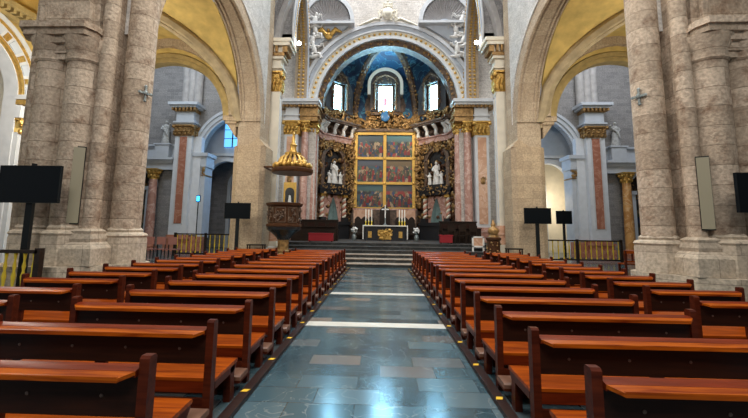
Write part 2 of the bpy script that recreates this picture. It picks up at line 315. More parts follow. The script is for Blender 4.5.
    def build(s, name, mat, parent=None, smooth=35, loc=None, rz=0):
        me = bpy.data.meshes.new(name); me.from_pydata(s.v, [], s.f); me.materials.append(M[mat] if isinstance(mat, str) else mat); me.validate()
        if smooth:
            for p in me.polygons: p.use_smooth = True
            me.set_sharp_from_angle(angle=math.radians(smooth))
        o = bpy.data.objects.new(name, me); COL.objects.link(o)
        if parent: o.parent = parent
        if loc: o.location = loc
        o.rotation_euler.z = rz
        return o
def arc(cu, cw, r, a0=PI, a1=0.0, n=24, rw=None): return [(cu + r * math.cos(a0 + (a1 - a0) * i / n), cw + (rw or r) * math.sin(a0 + (a1 - a0) * i / n)) for i in range(n + 1)]
def pointed(u0, u1, w0, rise, n=12):
    a = (u1 - u0) / 2; R = (a * a + rise * rise) / (2 * a); um = (u0 + u1) / 2
    t = math.asin(min(1, rise / R)); L = [(u0 + R - R * math.cos(t * i / n), w0 + R * math.sin(t * i / n)) for i in range(n + 1)]
    return L + [(2 * um - u, w) for u, w in L[:-1][::-1]]
def tag(o, label, cat, group=None, kind=None):
    if label: o['label'] = label
    if cat: o['category'] = cat
    if group: o['group'] = group
    if kind: o['kind'] = kind
    return o
def thing(name, label, cat, loc=(0, 0, 0), rz=0, group=None):
    o = bpy.data.objects.new(name, None); o.empty_display_size = 0.2; COL.objects.link(o); o.location = loc; o.rotation_euler.z = rz
    return tag(o, label, cat, group)
def struct(o): o['kind'] = 'structure'; return o
def copy_tree(o, parent=None):
    c = o.copy(); COL.objects.link(c)
    if parent: c.parent = parent
    for ch in o.children: copy_tree(ch, c)
    return c
SIDE = {-1: 'left', 1: 'right'}
def X(s, d): return XC + s * d
def bx(mb, s, d0, d1, y0, y1, z0, z1): a, b = sorted((X(s, d0), X(s, d1))); return mb.box(a, b, y0, y1, z0, z1)
PULP = {-1: 'pulpit side', 1: 'side opposite the pulpit'}
# ================================================================== STRUCTURE
fl = struct(MB().box(-24, 24, -7, 36, -0.3, 0).build('floor', 'floor', smooth=0))
for y0, y1 in ((6.93, 7.24), (10.2, 10.5)):
    MB().box(-1.34, 1.24, y0, y1, -0.01, 0.004).build('marble_strip', 'strip', fl, smooth=0)
struct(MB().box(-16, 16.5, -7.4, -7, 0, 17).build('wall_back', 'wallgrey', smooth=0))

# ---- altar steps: six dark marble steps across the chancel
st = MB(); tp = MB()
for k in range(6):
    y0 = 17.2 + 0.8 * k
    hw = 2.6 if k < 3 else 5.6
    st.box(XC - hw, XC + hw, y0, 27.0 if k < 5 else 30.3, 0.155 * k if k != 3 else 0, 0.155 * k + 0.125)
    tp.box(XC - hw - .03, XC + hw + .03, y0 - 0.03, 30.3 if k == 5 else y0 + 0.86, 0.155 * k + 0.125, 0.155 * (k + 1))
TL = MB()
for k in range(3): TL.box(XC - 2.64, XC + 2.64, 17.2 + .8 * k - .034, 17.2 + .8 * k + .8, .155 * (k + 1) - .02, .155 * (k + 1) + .002)
steps = tag(st.build('altar_steps', 'stepdark', smooth=0), 'six broad dark marble steps rising to the high altar', 'steps')
tp.build('tread', 'steptop', steps, smooth=0); TL.build('lower_tread', 'treadlow', steps, smooth=0)
ALT = 0.93

# ---- near compound piers
def near_pier(s):
    nm = 'left' if s < 0 else 'right'
    r = thing('clustered_pier', 'weathered stone clustered pier behind the ' + ('big screen and the pews on the pulpit side' if s < 0 else 'outer pews opposite the pulpit, half screen beside it'), 'pier', (X(s, 8.0), 10.2, 0), group='clustered stone nave piers')
    if s > 0: r.location.x -= 0.3
    def L(mb): mb.T = Matrix.Translation((-X(s, 8.0), -10.2, 0)); return mb
    m = L(MB()); m.prism([(X(s, d), y) for d, y in ((7.45, 9.5), (9.4, 9.5), (9.4, 11.3), (7.9, 11.3), (7.45, 10.7))], 'z', 0, 14).build('core', 'pier', r)
    for d, y, rad, z1 in ((7.05, 9.95, 0.36, 14), (8.05, 9.3, 0.41, 5.9), (8.86, 9.3, 0.41, 5.9)):
        L(MB()).lathe([(rad, 1.4), (rad, z1)], X(s, d), y, 28).build('shaft', 'pier', r, 60)
    for d, y, rad in ((7.48, 9.28, 0.19), (7.25, 10.5, 0.16), (9.38, 9.35, 0.19)):
        L(MB()).lathe([(rad, 1.4), (rad, 14)], X(s, d), y, 14).build('colonnette', 'pier', r, 60)
    # bases
    for d, y, a, top in ((7.07, 9.97, 0.5, 1.5), (8.05, 9.25, 0.5, 1.55), (8.86, 9.25, 0.5, 1.55)):
        q = a / math.cos(PI / 8)
        L(MB()).lathe([(q, 0.0), (q, top - 0.16), (q * 0.97, top - 0.1), (q * 1.03, top - 0.05), (q * 0.97, top), (a * 0.84, top + 0.04), (a * 0.88, top + 0.09), (a * 0.74, top + 0.16)], X(s, d), y, 8, rot=PI / 8).build('plinth', 'plinth', r, 25)
    L(MB()).lathe([(0.60, 0.75), (0.60, 1.15), (0.55, 1.22), (0.40, 1.3), (0.42, 1.38), (0.36, 1.5), (0.38, 1.56), (0.27, 1.62)], X(s, 7.46), 9.2, 4, rot=PI / 4).build('plinth', 'plinth', r, 20)
    m = L(MB()); m.prism([(X(s, d), y) for d, y in ((6.55, 9.75), (6.85, 9.3), (7.05, 8.85), (7.6, 8.55), (9.55, 8.55), (9.75, 9.0), (9.75, 11.3), (7.6, 11.3), (6.55, 10.35))], 'z', 0, 0.74).build('plinth_step', 'plinth', r, 20)
    # capital of the paired half columns
    m = L(MB())
    for d in (8.05, 8.86):
        m.lathe([(0.43, 5.84), (0.47, 5.89), (0.44, 5.94), (0.46, 6.07), (0.60, 6.44), (0.60, 6.46)], X(s, d), 9.3, 24)
    bx(m, s, 7.9, 9.1, 8.95, 9.6, 5.9, 6.46)
    m.prism([(X(s, d), y) for d, y in ((7.72, 9.6), (7.72, 9.0), (7.9, 8.8), (9.05, 8.8), (9.25, 9.0), (9.25, 9.6))], 'z', 6.28, 6.46).prism([(X(s, d), y) for d, y in ((7.8, 9.6), (7.8, 9.0), (7.98, 8.9), (8.95, 8.9), (9.15, 9.0), (9.15, 9.6))], 'z', 6.05, 6.28)
    m.build('capital', 'pier', r, 40)
    m = L(MB()); P = [(7.6, 9.6), (7.6, 8.95), (7.72, 8.7), (9.3, 8.7), (9.5, 9.0), (9.5, 9.6)]
    m.prism([(X(s, d), y) for d, y in P], 'z', 6.46, 6.62)
    m.prism([(X(s, 8.43 + (d - 8.43) * 1.06), 9.6 + (y - 9.6) * 1.08) for d, y in P], 'z', 6.62, 6.78).build('abacus', 'pier', r, 20)
    # arch springing toward the camera, moulded in three orders
    for d0, d1, off in ((7.9, 9.05, 0.0), (7.72, 9.25, 0.16), (7.6, 9.35, 0.34)):
        i = [(y, z) for y, z in pointed(-1.4 - off, 9.05 + off * 0.9, 6.78, 5.0 + off, 14)]
        o = [(y, z) for y, z in pointed(-1.9, 9.6, 6.78, 5.6, 14)]
        a, b = sorted((X(s, d0), X(s, d1))); L(MB()).band(i, o, 'x', a, b).build('arch_moulding', 'pier', r, 30)
for s in (-1, 1): near_pier(s)

# ---- middle piers with the nave arcade between
def mid_pier(s):
    r = thing('square_pier', 'plain square pier of clean tan ashlar ' + ('behind the small screen near the pulpit' if s < 0 else 'behind the small screen facing the pulpit'), 'pier', (X(s, 6.85), 19.1, 0), group='square crossing piers')
    def L(mb): mb.T = Matrix.Translation((-X(s, 6.85), -19.1, 0)); return mb
    c = 0.2
    L(MB()).prism([(X(s, d), y) for d, y in ((6.05, 18.3 + c), (6.05 + c, 18.3), (7.6 - c, 18.3), (7.6 + .1, 18.3 + c + .1), (7.7, 19.7), (6.05, 19.7))], 'z', 0, 5.75).build('shaft', 'ashlar', r, 15)
    L(MB()).prism([(X(s, d), y) for d, y in ((6.38, 18.42), (7.5, 18.42), (7.55, 19.7), (6.3, 19.7))], 'z', 5.75, 16).build('upper_shaft', 'voussoir', r, 15)
    m = L(MB()); m.prism([(X(s, d), z) for d, z in ((6.07, 5.75), (6.9, 5.75), (6.45, 6.15), (6.38, 6.15))], 'y', 18.36, 19.7); m.build('chamfer_stop', 'ashlar', r)
    m = L(MB()); bx(m, s, 7.55, 8.1, 18.25, 19.2, 6.85, 7.0); bx(m, s, 7.55, 8.2, 18.2, 19.3, 7.0, 7.25); m.prism([(X(s, d), z) for d, z in ((7.6, 6.2), (8.05, 6.85), (7.6, 6.85))], 'y', 18.35, 19.1)
    m.build('capital', 'ashlar', r)
for s in (-1, 1): mid_pier(s)

for s in (-1, 1):
    sk = lambda e: (lambda y: X(s, 6.82 + e - .45 * (y - 9.75) / 8.6))
    ot = lambda e: (lambda y: X(s, 7.4 + e))
    inn = pointed(10.15, 18.35, 7.0, 4.3, 16); out = pointed(9.75, 18.9, 7.0, 4.9, 16)
    w = struct(MB().band_skew(out, [(y, 16) for y, z in out], *((ot(.05), sk(-.05)) if s < 0 else (sk(-.05), ot(.05)))).build('wall_nave_' + SIDE[s], 'navewall', smooth=0))
    MB().band_skew(inn, out, *((ot(0), sk(0)) if s < 0 else (sk(0), ot(0)))).build('arch_ring', 'voussoir', w, 30)
    for fn in (sk(.03), sk(.2), ot(-.2), ot(-.03)):    # roll mouldings along the soffit edges
        MB().tube([(fn(y), y, z - 0.02) for y, z in inn], 0.055, 6).build('roll_moulding', 'voussoir', w, 60)
    # aisle: outer wall, transverse arch, vault with ribs
    if s > 0:
        a2, b2 = 15.45, 16.0
        struct(MB().box(a2, b2, -7, 19.2, 0, 12).build('wall_aisle_' + SIDE[s], 'wallgrey', smooth=0))
    c = X(s, 11.45)
    i = arc(c, 7.2, 3.05, PI, 0, 28); o1 = arc(c, 7.2, 3.5, PI, 0, 28); top = [(x, 13.5) for x, z in o1]
    tw = struct(MB().band(o1, top, 'y', 18.45, 19.15).build('wall_transverse_' + SIDE[s], 'yellow', smooth=20))
    MB().band(i, o1, 'y', 18.62, 19.1).build('inner_arch', 'rib', tw, 30)
    MB().band(arc(c, 7.2, 3.25, PI, 0, 28), arc(c, 7.2, 3.45, PI, 0, 28), 'y', 18.46, 18.7).build('arch_moulding', 'rib', tw, 30)
    pi_, po_ = pointed(c - 3.52, c + 3.52, 7.2, 3.75, 14), pointed(c - 3.75, c + 3.75, 7.2, 4.35, 14)
    MB().band(pi_, po_, 'y', 18.2, 18.6).build('stone_arch', 'voussoir', tw, 30)
    m = MB(); bx(m, s, 14.5, 16, 18.3, 19.2, 0, 13.5); m.build('respond', 'ashlar', tw)
    # groin vault
    d0, d1, y0, y1, sp = 7.55, 15.2, 10.6, 18.5, 7.1
    def zx(d):
        t = (d - (d0 + d1) / 2) / ((d1 - d0) / 2); return 4.25 * math.sqrt(max(0, 1 - abs(t) ** 1.9))
    def zy(y):
        t = (y - (y0 + y1) / 2) / ((y1 - y0) / 2); return 4.25 * math.sqrt(max(0, 1 - abs(t) ** 1.9))
    N = 36; v = []; f = []
    for j in range(N + 1):
        for k in range(N + 1):
            d, y = d0 + (d1 - d0) * k / N, y0 + (y1 - y0) * j / N; v.append((X(s, d), y, sp + max(zx(d), zy(y))))
    for j in range(N):
        for k in range(N): q = j * (N + 1) + k; f.append((q, q + 1, q + N + 2, q + N + 1))
    ce = struct(MB().add(v, f).build('ceiling_aisle_' + SIDE[s], 'yellow', smooth=30))
    for sg in (-1, 1):
        P = []
        for k in range(25):
            t = k / 24; d = d0 + (d1 - d0) * t; y = (y0 + (y1 - y0) * t) if sg > 0 else (y1 - (y1 - y0) * t)
            P.append((X(s, d), y, sp + max(zx(d), zy(y)) - 0.1))
        MB().tube(P, 0.3, 8).build('diagonal_rib', 'ribstone', ce, 40); MB().tube([(x, y, z - 0.27) for x, y, z in P], 0.12, 6).build('rib_roll', 'ribstone', ce, 40)

# ---- left aisle wall with a white and gold chapel arch
wl = MB(); xa, xb = -15.5, -14.95
yc, zc = 12.4, 6.95
op = arc(yc, zc, 2.1, PI, 0, 24)
wl.band(op, [(y, 12) for y, z in op], 'x', xa, xb); wl.box(xa, xb, 14.5, 19.2, 0, 12); wl.box(xa, xb, 6, 10.3, 0, 12)
wl = struct(wl.build('wall_aisle_left', 'yellow', smooth=0))
MB().box(-20, -19.6, 9, 16, 0, 11).build('chapel_back', 'white', wl, 0)
MB().box(-19.6, xa, 15.6, 15.9, 0, 11).build('chapel_side', 'cream', wl, 0)
for r0, r1, x1, mt in ((2.1, 2.22, 0.16, 'gold'), (2.22, 2.72, 0.08, 'white'), (2.72, 2.8, 0.15, 'gold'), (2.8, 2.98, 0.2, 'white')):
    MB().band(arc(yc, zc, r0, PI, 0, 28), arc(yc, zc, r1, PI, 0, 28), 'x', xb - 0.02, xb + x1).build('archivolt_band', mt, wl, 30)
g = MB(); g2 = MB()
for k in range(17):
    a = PI * (k + 0.5) / 17; q = 0.10 if k % 2 else 0.2
    ii = [(yc + 2.32 * math.cos(t), zc + 2.32 * math.sin(t)) for t in (a - q * .45, a, a + q * .45)]; oo = [(yc + 2.62 * math.cos(t), zc + 2.62 * math.sin(t)) for t in (a - q * .45, a, a + q * .45)]
    (g if k % 2 else g2).band(ii, oo, 'x', xb, xb + 0.12)
g.build('gilt_coffer', 'gold', wl, 0); g2.build('white_coffer', 'dirtwhite', wl, 0)
MB().band(arc(yc, zc, 2.06, PI, 0, 24), arc(yc, zc, 2.12, PI, 0, 24), 'x', xa - .02, xb + .02).box(xa - .02, xb + .02, 14.46, 14.52, 0, zc).build('intrados', 'white', wl, 30)
for y0, y1, d in ((14.5, 15.45, 0.22), (9.35, 10.3, 0.22)):
    MB().box(xb - .05, xb + d, y0, y1, 0, 5.4).build('pilaster', 'white', wl, 0)
    m = MB()
    for z0, z1 in ((1.2, 3.1), (3.35, 5.0)):
        for p, q2 in ((y0 + .18, y0 + .22), (y1 - .22, y1 - .18)): m.box(xb + d, xb + d + .02, p, q2, z0, z1)
        for p, q2 in ((z0, z0 + .05), (z1 - .05, z1)): m.box(xb + d, xb + d + .02, y0 + .18, y1 - .18, p, q2)
    m.build('gilt_panel_line', 'gold', wl, 0)
    m = MB().box(xb, xb + d + .08, y0 - .02, y1 + .02, 5.9, 6.0)
    rg = random.Random(3)
    for k in range(26): m.ball((xb + d + rg.uniform(0, .08), rg.uniform(y0, y1), rg.uniform(5.42, 5.9)), rg.uniform(.06, .12), 6, 4)
    m.build('gilt_capital', 'gold', wl, 40)
MB().box(xb, xb + .25, 14.45, 16.2, 6.0, 6.52).box(xb, xb + .25, 6, 10.35, 6.0, 6.52).build('frieze', 'white', wl, 0)
m = MB().box(xb, xb + .5, 14.4, 16.2, 6.76, 6.94).box(xb, xb + .5, 6, 10.4, 6.76, 6.94); m.build('cornice', 'white', wl, 0)
m = MB(); y = 14.45
while y < 16.1: m.box(xb, xb + .42, y, y + .09, 6.55, 6.75); y += .17
m.build('gilt_dentil', 'gold', wl, 0)
MB().box(xb, xb + .55, 10.5, 18.3, 10.15, 10.35).box(xb, xb + .25, 10.5, 18.3, 9.8, 9.95).build('upper_cornice', 'rib', wl, 0)
m = MB(); y = 10.6
while y < 18.2: m.box(xb, xb + .45, y, y + .13, 9.96, 10.14); y += .26
m.build('upper_dentil', 'rib', wl, 0)

# ---- transept east walls, each with an arch into the ambulatory and a side chapel
def transept(s):
    W0, W1 = 27.0, 27.8
    m = MB(); c = X(s, 10.6); o = arc(c, 7.0, 3.0, PI, 0, 28)
    m.band(o, [(x, 18) for x, z in o], 'y', W0, W1); bx(m, s, 5.2, 7.6, W0, W1, 0, 18)
    bx(m, s, 13.6, 16.95, W0, W1, 0, 18); c2 = X(s, 18.35); o2 = arc(c2, 4.5, 1.4, PI, 0, 18)
    m.band(o2, [(x, 18) for x, z in o2], 'y', W0, W1); bx(m, s, 19.75, 22.5, W0, W1, 0, 18)
    w = struct(m.build('wall_transept_' + SIDE[s], 'wallgrey', smooth=0))
    m = MB(); bx(m, s, 22.0, 22.5, 19.15, 27, 0, 16); bx(m, s, 16.0, 22.5, 18.7, 19.15, 0, 16); m.build('side_wall', 'wallgrey', w, 0)
    # white archivolt
    for r0, r1, y0 in ((2.86, 3.02, 26.94), (3.02, 3.3, 26.86), (3.3, 3.5, 26.78)):
        MB().band(arc(c, 7.0, r0, PI, 0, 28), arc(c, 7.0, r1, PI, 0, 28), 'y', y0, 27.05).build('archivolt_band', 'dirtwhite', w, 30)
    m = MB()
    for dd in (7.35, 13.0):
        bx(m, s, dd, dd + .75, 26.75, 27.9, 0.9, 6.0)
    m.build('arch_jamb', 'dirtwhite', w, 0)
    for dd in (7.35, 13.0):
        m = MB(); rg = random.Random(4); a, b = sorted((X(s, dd), X(s, dd + .75)))
        bx(m, s, dd - .05, dd + .8, 26.7, 27.8, 5.35, 5.42)
        for k in range(24): m.ball((rg.uniform(a, b), 26.74 - rg.uniform(0, .08), rg.uniform(5.42, 5.95)), rg.uniform(.06, .13), 6, 4)
        m.build('gilt_capital', 'oldgold', w, 40)
        m = MB(); bx(m, s, dd - .1, dd + .85, 26.6, 27.9, 6.0, 6.5); bx(m, s, dd - .25, dd + 1.0, 26.45, 27.9, 6.75, 7.0); bx(m, s, dd - .1, dd + .85, 26.6, 27.9, 6.5, 6.75); m.build('impost', 'dirtwhite', w, 0)
    # chapel arch
    for r0, r1, y0 in ((1.4, 1.55, 26.9), (1.55, 1.85, 26.8)):
        MB().band(arc(c2, 4.5, r0, PI, 0, 18), arc(c2, 4.5, r1, PI, 0, 18), 'y', y0, 27.02).build('chapel_archivolt', 'dirtwhite', w, 30)
    m = MB(); bx(m, s, 16.9, 17.25, 26.75, 27.05, .2, 4.5); bx(m, s, 19.45, 19.8, 26.75, 27.05, .2, 4.5); bx(m, s, 16.85, 17.3, 26.65, 27.05, 4.3, 4.55); m.build('chapel_jamb', 'dirtwhite', w, 0)
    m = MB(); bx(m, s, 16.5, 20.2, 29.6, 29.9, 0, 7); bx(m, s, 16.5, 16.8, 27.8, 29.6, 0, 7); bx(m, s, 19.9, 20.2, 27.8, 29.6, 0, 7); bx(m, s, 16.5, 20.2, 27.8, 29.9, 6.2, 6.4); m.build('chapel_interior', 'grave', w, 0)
    # entablature over the columns
    m = MB(); bx(m, s, 15.3, 21.5, 26.55, 27.05, 5.75, 6.2); bx(m, s, 15.2, 21.5, 26.25, 27.05, 6.45, 6.6); bx(m, s, 15.3, 21.5, 26.45, 27.05, 6.2, 6.45)
    bx(m, s, 15.3, 21.5, 26.8, 27.05, 6.6, 7.5); bx(m, s, 15.3, 21.5, 26.6, 27.05, 7.5, 7.62)
    m.build('entablature', 'dirtwhite', w, 0)
    # grey vault shafts rising from the great pilaster
    m = MB()
    for d, ds in ((13.9, -2.2), (14.35, 0), (14.8, 2.2)):
        P = [(X(s, d + ds * max(0, t - .3) ** 2 * 1.6), 26.75 - 0.5 * max(0, t - .3), 10.5 + 7.3 * t) for t in [k / 10 for k in range(11)]]
        m.tube(P, 0.3, 8)
    m.build('vault_shaft', 'shaftgrey', w, 50)
    # ambulatory behind
    am = 'wallgrey' if s < 0 else 'cream'
    m = MB(); bx(m, s, 6.2, 15.5, 32.0, 32.4, 0, 12); a = struct(m.build('wall_ambulatory_' + SIDE[s], am, smooth=0))
    m = MB(); bx(m, s, 15.2, 15.5, 27.8, 32, 0, 12); bx(m, s, 5.9, 6.2, 27.8, 32, 0, 12); bx(m, s, 5.9, 15.5, 27.8, 32.4, 12, 12.2); m.build('side_wall', am, a, 0)
    ci = X(s, 12.35); oi = arc(ci, 5.3, 1.5, PI, 0, 18)
    m = MB().band(oi, [(x, 12) for x, z in oi], 'y', 29.0, 29.3); bx(m, s, 13.85, 15.2, 29.0, 29.3, 0, 12); bx(m, s, 9.9, 10.85, 29.0, 29.3, 0, 12); m.build('inner_wall', 'dirtwhite', a, 0)
    MB().band(arc(ci, 5.3, 1.5, PI, 0, 18), arc(ci, 5.3, 1.85, PI, 0, 18), 'y', 28.88, 29.02).build('inner_archivolt', 'white', a, 30)
    m = MB(); bx(m, s, 10.4, 10.85, 28.75, 29.05, 0, 5.0); bx(m, s, 13.85, 14.3, 28.75, 29.05, 0, 5.0); bx(m, s, 10.3, 15.2, 28.7, 29.05, 5.7 + 1.5, 7.4); m.build('inner_pilaster', 'white', a, 0)
    m = MB(); bx(m, s, 10.35, 10.9, 28.7, 29.05, 5.0, 5.3); bx(m, s, 13.8, 14.35, 28.7, 29.05, 5.0, 5.3); m.build('inner_capital', 'oldgold', a, 0)
    for cc, rr, zz in ((X(s, 8.4), 1.0, 5.6), (X(s, 11.9), 1.15, 5.2)):
        MB().band(arc(cc, zz, rr, PI, 0, 18), arc(cc, zz, rr + .3, PI, 0, 18), 'y', 31.7, 32.0).build('ambulatory_archivolt', 'dirtwhite', a, 30)
        m = MB(); m.box(cc - rr - .3, cc - rr, 31.7, 32, 0, zz); m.box(cc + rr, cc + rr + .3, 31.7, 32, 0, zz); m.build('ambulatory_jamb', 'dirtwhite', a, 0)
    return w
for s in (-1, 1): transept(s)

def amb_window(n, cx, z0, z1, w, mat, y=31.98):
    o = struct(MB().prism([(cx - w / 2, z0)] + [(x, z) for x, z in arc(cx, z1 - w / 2, w / 2, PI, 0, 12)] + [(cx + w / 2, z0)], 'y', y - .06, y).build('window_%d' % n, mat, smooth=0))
    m = MB().box(cx - .04, cx + .04, y - .12, y - .06, z0, z1)
    k = z0
    while k < z1: m.box(cx - w / 2, cx + w / 2, y - .1, y - .06, k, k + .04); k += .7
    m.build('window_bars', 'metal', o, 0)
amb_window(1, X(-1, 8.4), 2.2, 6.5, 1.9, 'windowblue'); amb_window(2, X(-1, 12.0), 7.9, 10.3, 1.3, 'windowblue', 28.98); amb_window(3, X(1, 8.4), 2.2, 6.5, 1.9, 'windowblue')

# ---- chancel arch wall with archivolt, shells and crest
CZ, CR = 10.25, 4.95
o = arc(XC + .1, CZ, CR, PI, 0, 48)
m = MB().band(o, [(x, 20.5) for x, z in o], 'y', 25.75, 26.7)
m.box(XC - 7.6, o[0][0], 25.75, 27.0, 0, 20.5); m.box(o[-1][0], XC + 7.6, 25.75, 27.0, 0, 20.5)
wc = struct(m.build('wall_chancel', 'palewall', smooth=0))
cx0 = XC + .1
for r0, r1, y0, mt in ((4.93, 5.12, 25.6, 'white'), (5.12, 5.5, 25.68, 'cream'), (5.5, 5.62, 25.55, 'white'), (5.62, 5.9, 25.62, 'dirtwhite'), (5.9, 6.12, 25.45, 'white')):
    MB().band(arc(cx0, CZ, r0, PI, 0, 56), arc(cx0, CZ, r1, PI, 0, 56), 'y', y0, 25.8).build('archivolt_band', mt, wc, 30)
g = MB(); 
for k in range(44):
    a = PI * (k + .5) / 44; x, z = cx0 + 5.31 * math.cos(a), CZ + 5.31 * math.sin(a); g.ball((x, 25.66, z), (.1, .06, .1), 6, 4)
g.build('gilt_rosettes', 'gold', wc, 50)
g = MB()
for k in range(80):
    a = PI * (k + .5) / 80; x, z = cx0 + 5.0 * math.cos(a), CZ + 5.0 * math.sin(a); g.ball((x, 25.9, z), (.07, .2, .07), 5, 4)
g.build('intrados_beads', 'cream', wc, 50)
MB().band(arc(cx0, CZ, 4.55, PI, 0, 48), arc(cx0, CZ, 4.96, PI, 0, 48), 'y', 25.95, 26.8).build('inner_gilt_arch', 'darkcarve', wc, 30)
g = MB(); rg = random.Random(5)
for k in range(110):
    a = PI * rg.random(); r = rg.uniform(4.55, 4.95); g.ball((cx0 + r * math.cos(a), 25.92, CZ + r * math.sin(a)), rg.uniform(.05, .12), 5, 4)
g.build('inner_arch_carving', 'oldgold', wc, 50)
for s in (-1, 1):            # squinch shells
    sx, sz, R = X(s, 4.15), 16.25, 1.6
    pr = MB().band(arc(sx, sz, R, PI, 0, 24, R * 1.1), arc(sx, sz, R + .28, PI, 0, 24, R * 1.1 + .28), 'y', 25.05, 25.8); pr.build('shell_frame', 'white', wc, 30)
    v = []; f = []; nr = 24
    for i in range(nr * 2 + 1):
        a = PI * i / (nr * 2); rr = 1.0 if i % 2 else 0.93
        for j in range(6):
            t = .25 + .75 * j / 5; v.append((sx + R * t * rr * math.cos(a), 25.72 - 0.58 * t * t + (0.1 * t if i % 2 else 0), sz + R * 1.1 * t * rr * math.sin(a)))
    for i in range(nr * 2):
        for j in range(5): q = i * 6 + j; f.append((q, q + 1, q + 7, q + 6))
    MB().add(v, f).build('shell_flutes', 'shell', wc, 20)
    MB().ball((sx, 25.7, sz), (.5, .15, .45), 14, 8).build('shell_hinge', 'dirtwhite', wc, 50)
    MB().box(sx - R - .3, sx + R + .3, 25.05, 25.8, sz - .2, sz - .02).build('shell_ledge', 'white', wc, 0)
    MB().prism([(sx - 1.5, 16.05), (sx + 1.5, 16.05), (sx + (1.5 if s > 0 else -0.3), 14.4), (sx + (0.3 if s > 0 else -1.5), 14.4)] if False else [(X(s, 2.75), 16.05), (X(s, 5.6), 16.05), (X(s, 5.6), 13.6), (X(s, 4.6), 14.9)], 'y', 25.5, 25.78).build('spandrel_panel', 'dirtwhite', wc, 0)
    for q, (fd, fz, ln_) in enumerate(((5.2, 16.5, .35), (4.95, 15.75, -.3), (5.3, 15.0, .3), (5.0, 14.3, -.25))):
        m = MB(); fx = X(s, fd); yy = 25.35
        m.tube([(fx, yy, fz - .35), (fx + ln_ * .3, yy - .06, fz - .1), (fx + ln_ * .45, yy - .05, fz + .18)], [.15, .19, .13], 8); m.ball((fx + ln_ * .6, yy - .1, fz + .36), (.11, .11, .13), 8, 6)
        for g_ in (-1, 1):
            m.tube([(fx + ln_ * .4 + g_ * .1, yy - .08, fz + .15), (fx + g_ * .36, yy - .14, fz + .12), (fx + g_ * .42, yy - .12, fz + .36)], [.07, .06, .04], 6)
            m.tube([(fx + g_ * .08, yy, fz - .32), (fx + g_ * .28 - ln_ * .3, yy - .16, fz - .42), (fx + g_ * .2 - ln_ * .6, yy - .05, fz - .72)], [.1, .085, .05], 6)
            m.tube([(fx + g_ * .12, yy + .12, fz + .1), (fx + g_ * .5, yy + .14, fz + .42), (fx + g_ * .6, yy + .16, fz + .1)], [.05, .13, .04], 6)
        m.tube([(fx - .5, yy + .1, fz - .55), (fx - .2, yy - .05, fz - .62), (fx + .2, yy, fz - .5), (fx + .55, yy + .1, fz - .6)], [.06, .12, .14, .05], 6)
        m.build('stucco_figure', 'statue', wc, 60)
    if s < 0:
        m = MB().ball((X(s, 4.1), 25.4, 15.3), (.28, .14, .32), 8, 6).ball((X(s, 4.12), 25.35, 15.68), .13, 8, 6)
        for q in (-1, 1): m.tube([(X(s, 4.1) + q * .15, 25.4, 15.35), (X(s, 4.1) + q * .5, 25.38, 15.75), (X(s, 4.1) + q * .95, 25.4, 15.55)], [.16, .2, .06], 6)
        m.build('gilt_eagle', 'gold', wc, 50)
m = MB().ball((cx0, 25.4, 16.95), (.42, .16, .5), 14, 8).ball((cx0, 25.38, 16.95), (.28, .2, .34), 12, 8).box(cx0 - .32, cx0 + .32, 25.3, 25.5, 17.42, 17.5)
for k in range(5): m.tube([(cx0 - .28 + .14 * k, 25.38, 17.5), (cx0 - .3 + .15 * k, 25.36, 17.68), (cx0 - .1 + .05 * k, 25.38, 17.8)], [.06, .07, .03], 6)
m.ball((cx0, 25.38, 17.88), .08, 8, 6)
for s in (-1, 1):
    m.tube([(cx0 + s * .4, 25.42, 17.2), (cx0 + s * .62, 25.4, 17.0), (cx0 + s * .5, 25.4, 16.7), (cx0 + s * .75, 25.42, 16.5)], [.07, .12, .1, .06], 6)
    m.tube([(cx0 + s * .5, 25.45, 16.5), (cx0 + s * .9, 25.45, 16.55), (cx0 + s * 1.5, 25.45, 16.3), (cx0 + s * 2.1, 25.5, 16.08)], [.1, .13, .1, .05], 6)
m.carving(cx0 - .7, cx0 + .7, 25.42, 16.3, 17.2, 26, .08, random.Random(9), .1)
m.build('crest', 'cream', wc, 50)

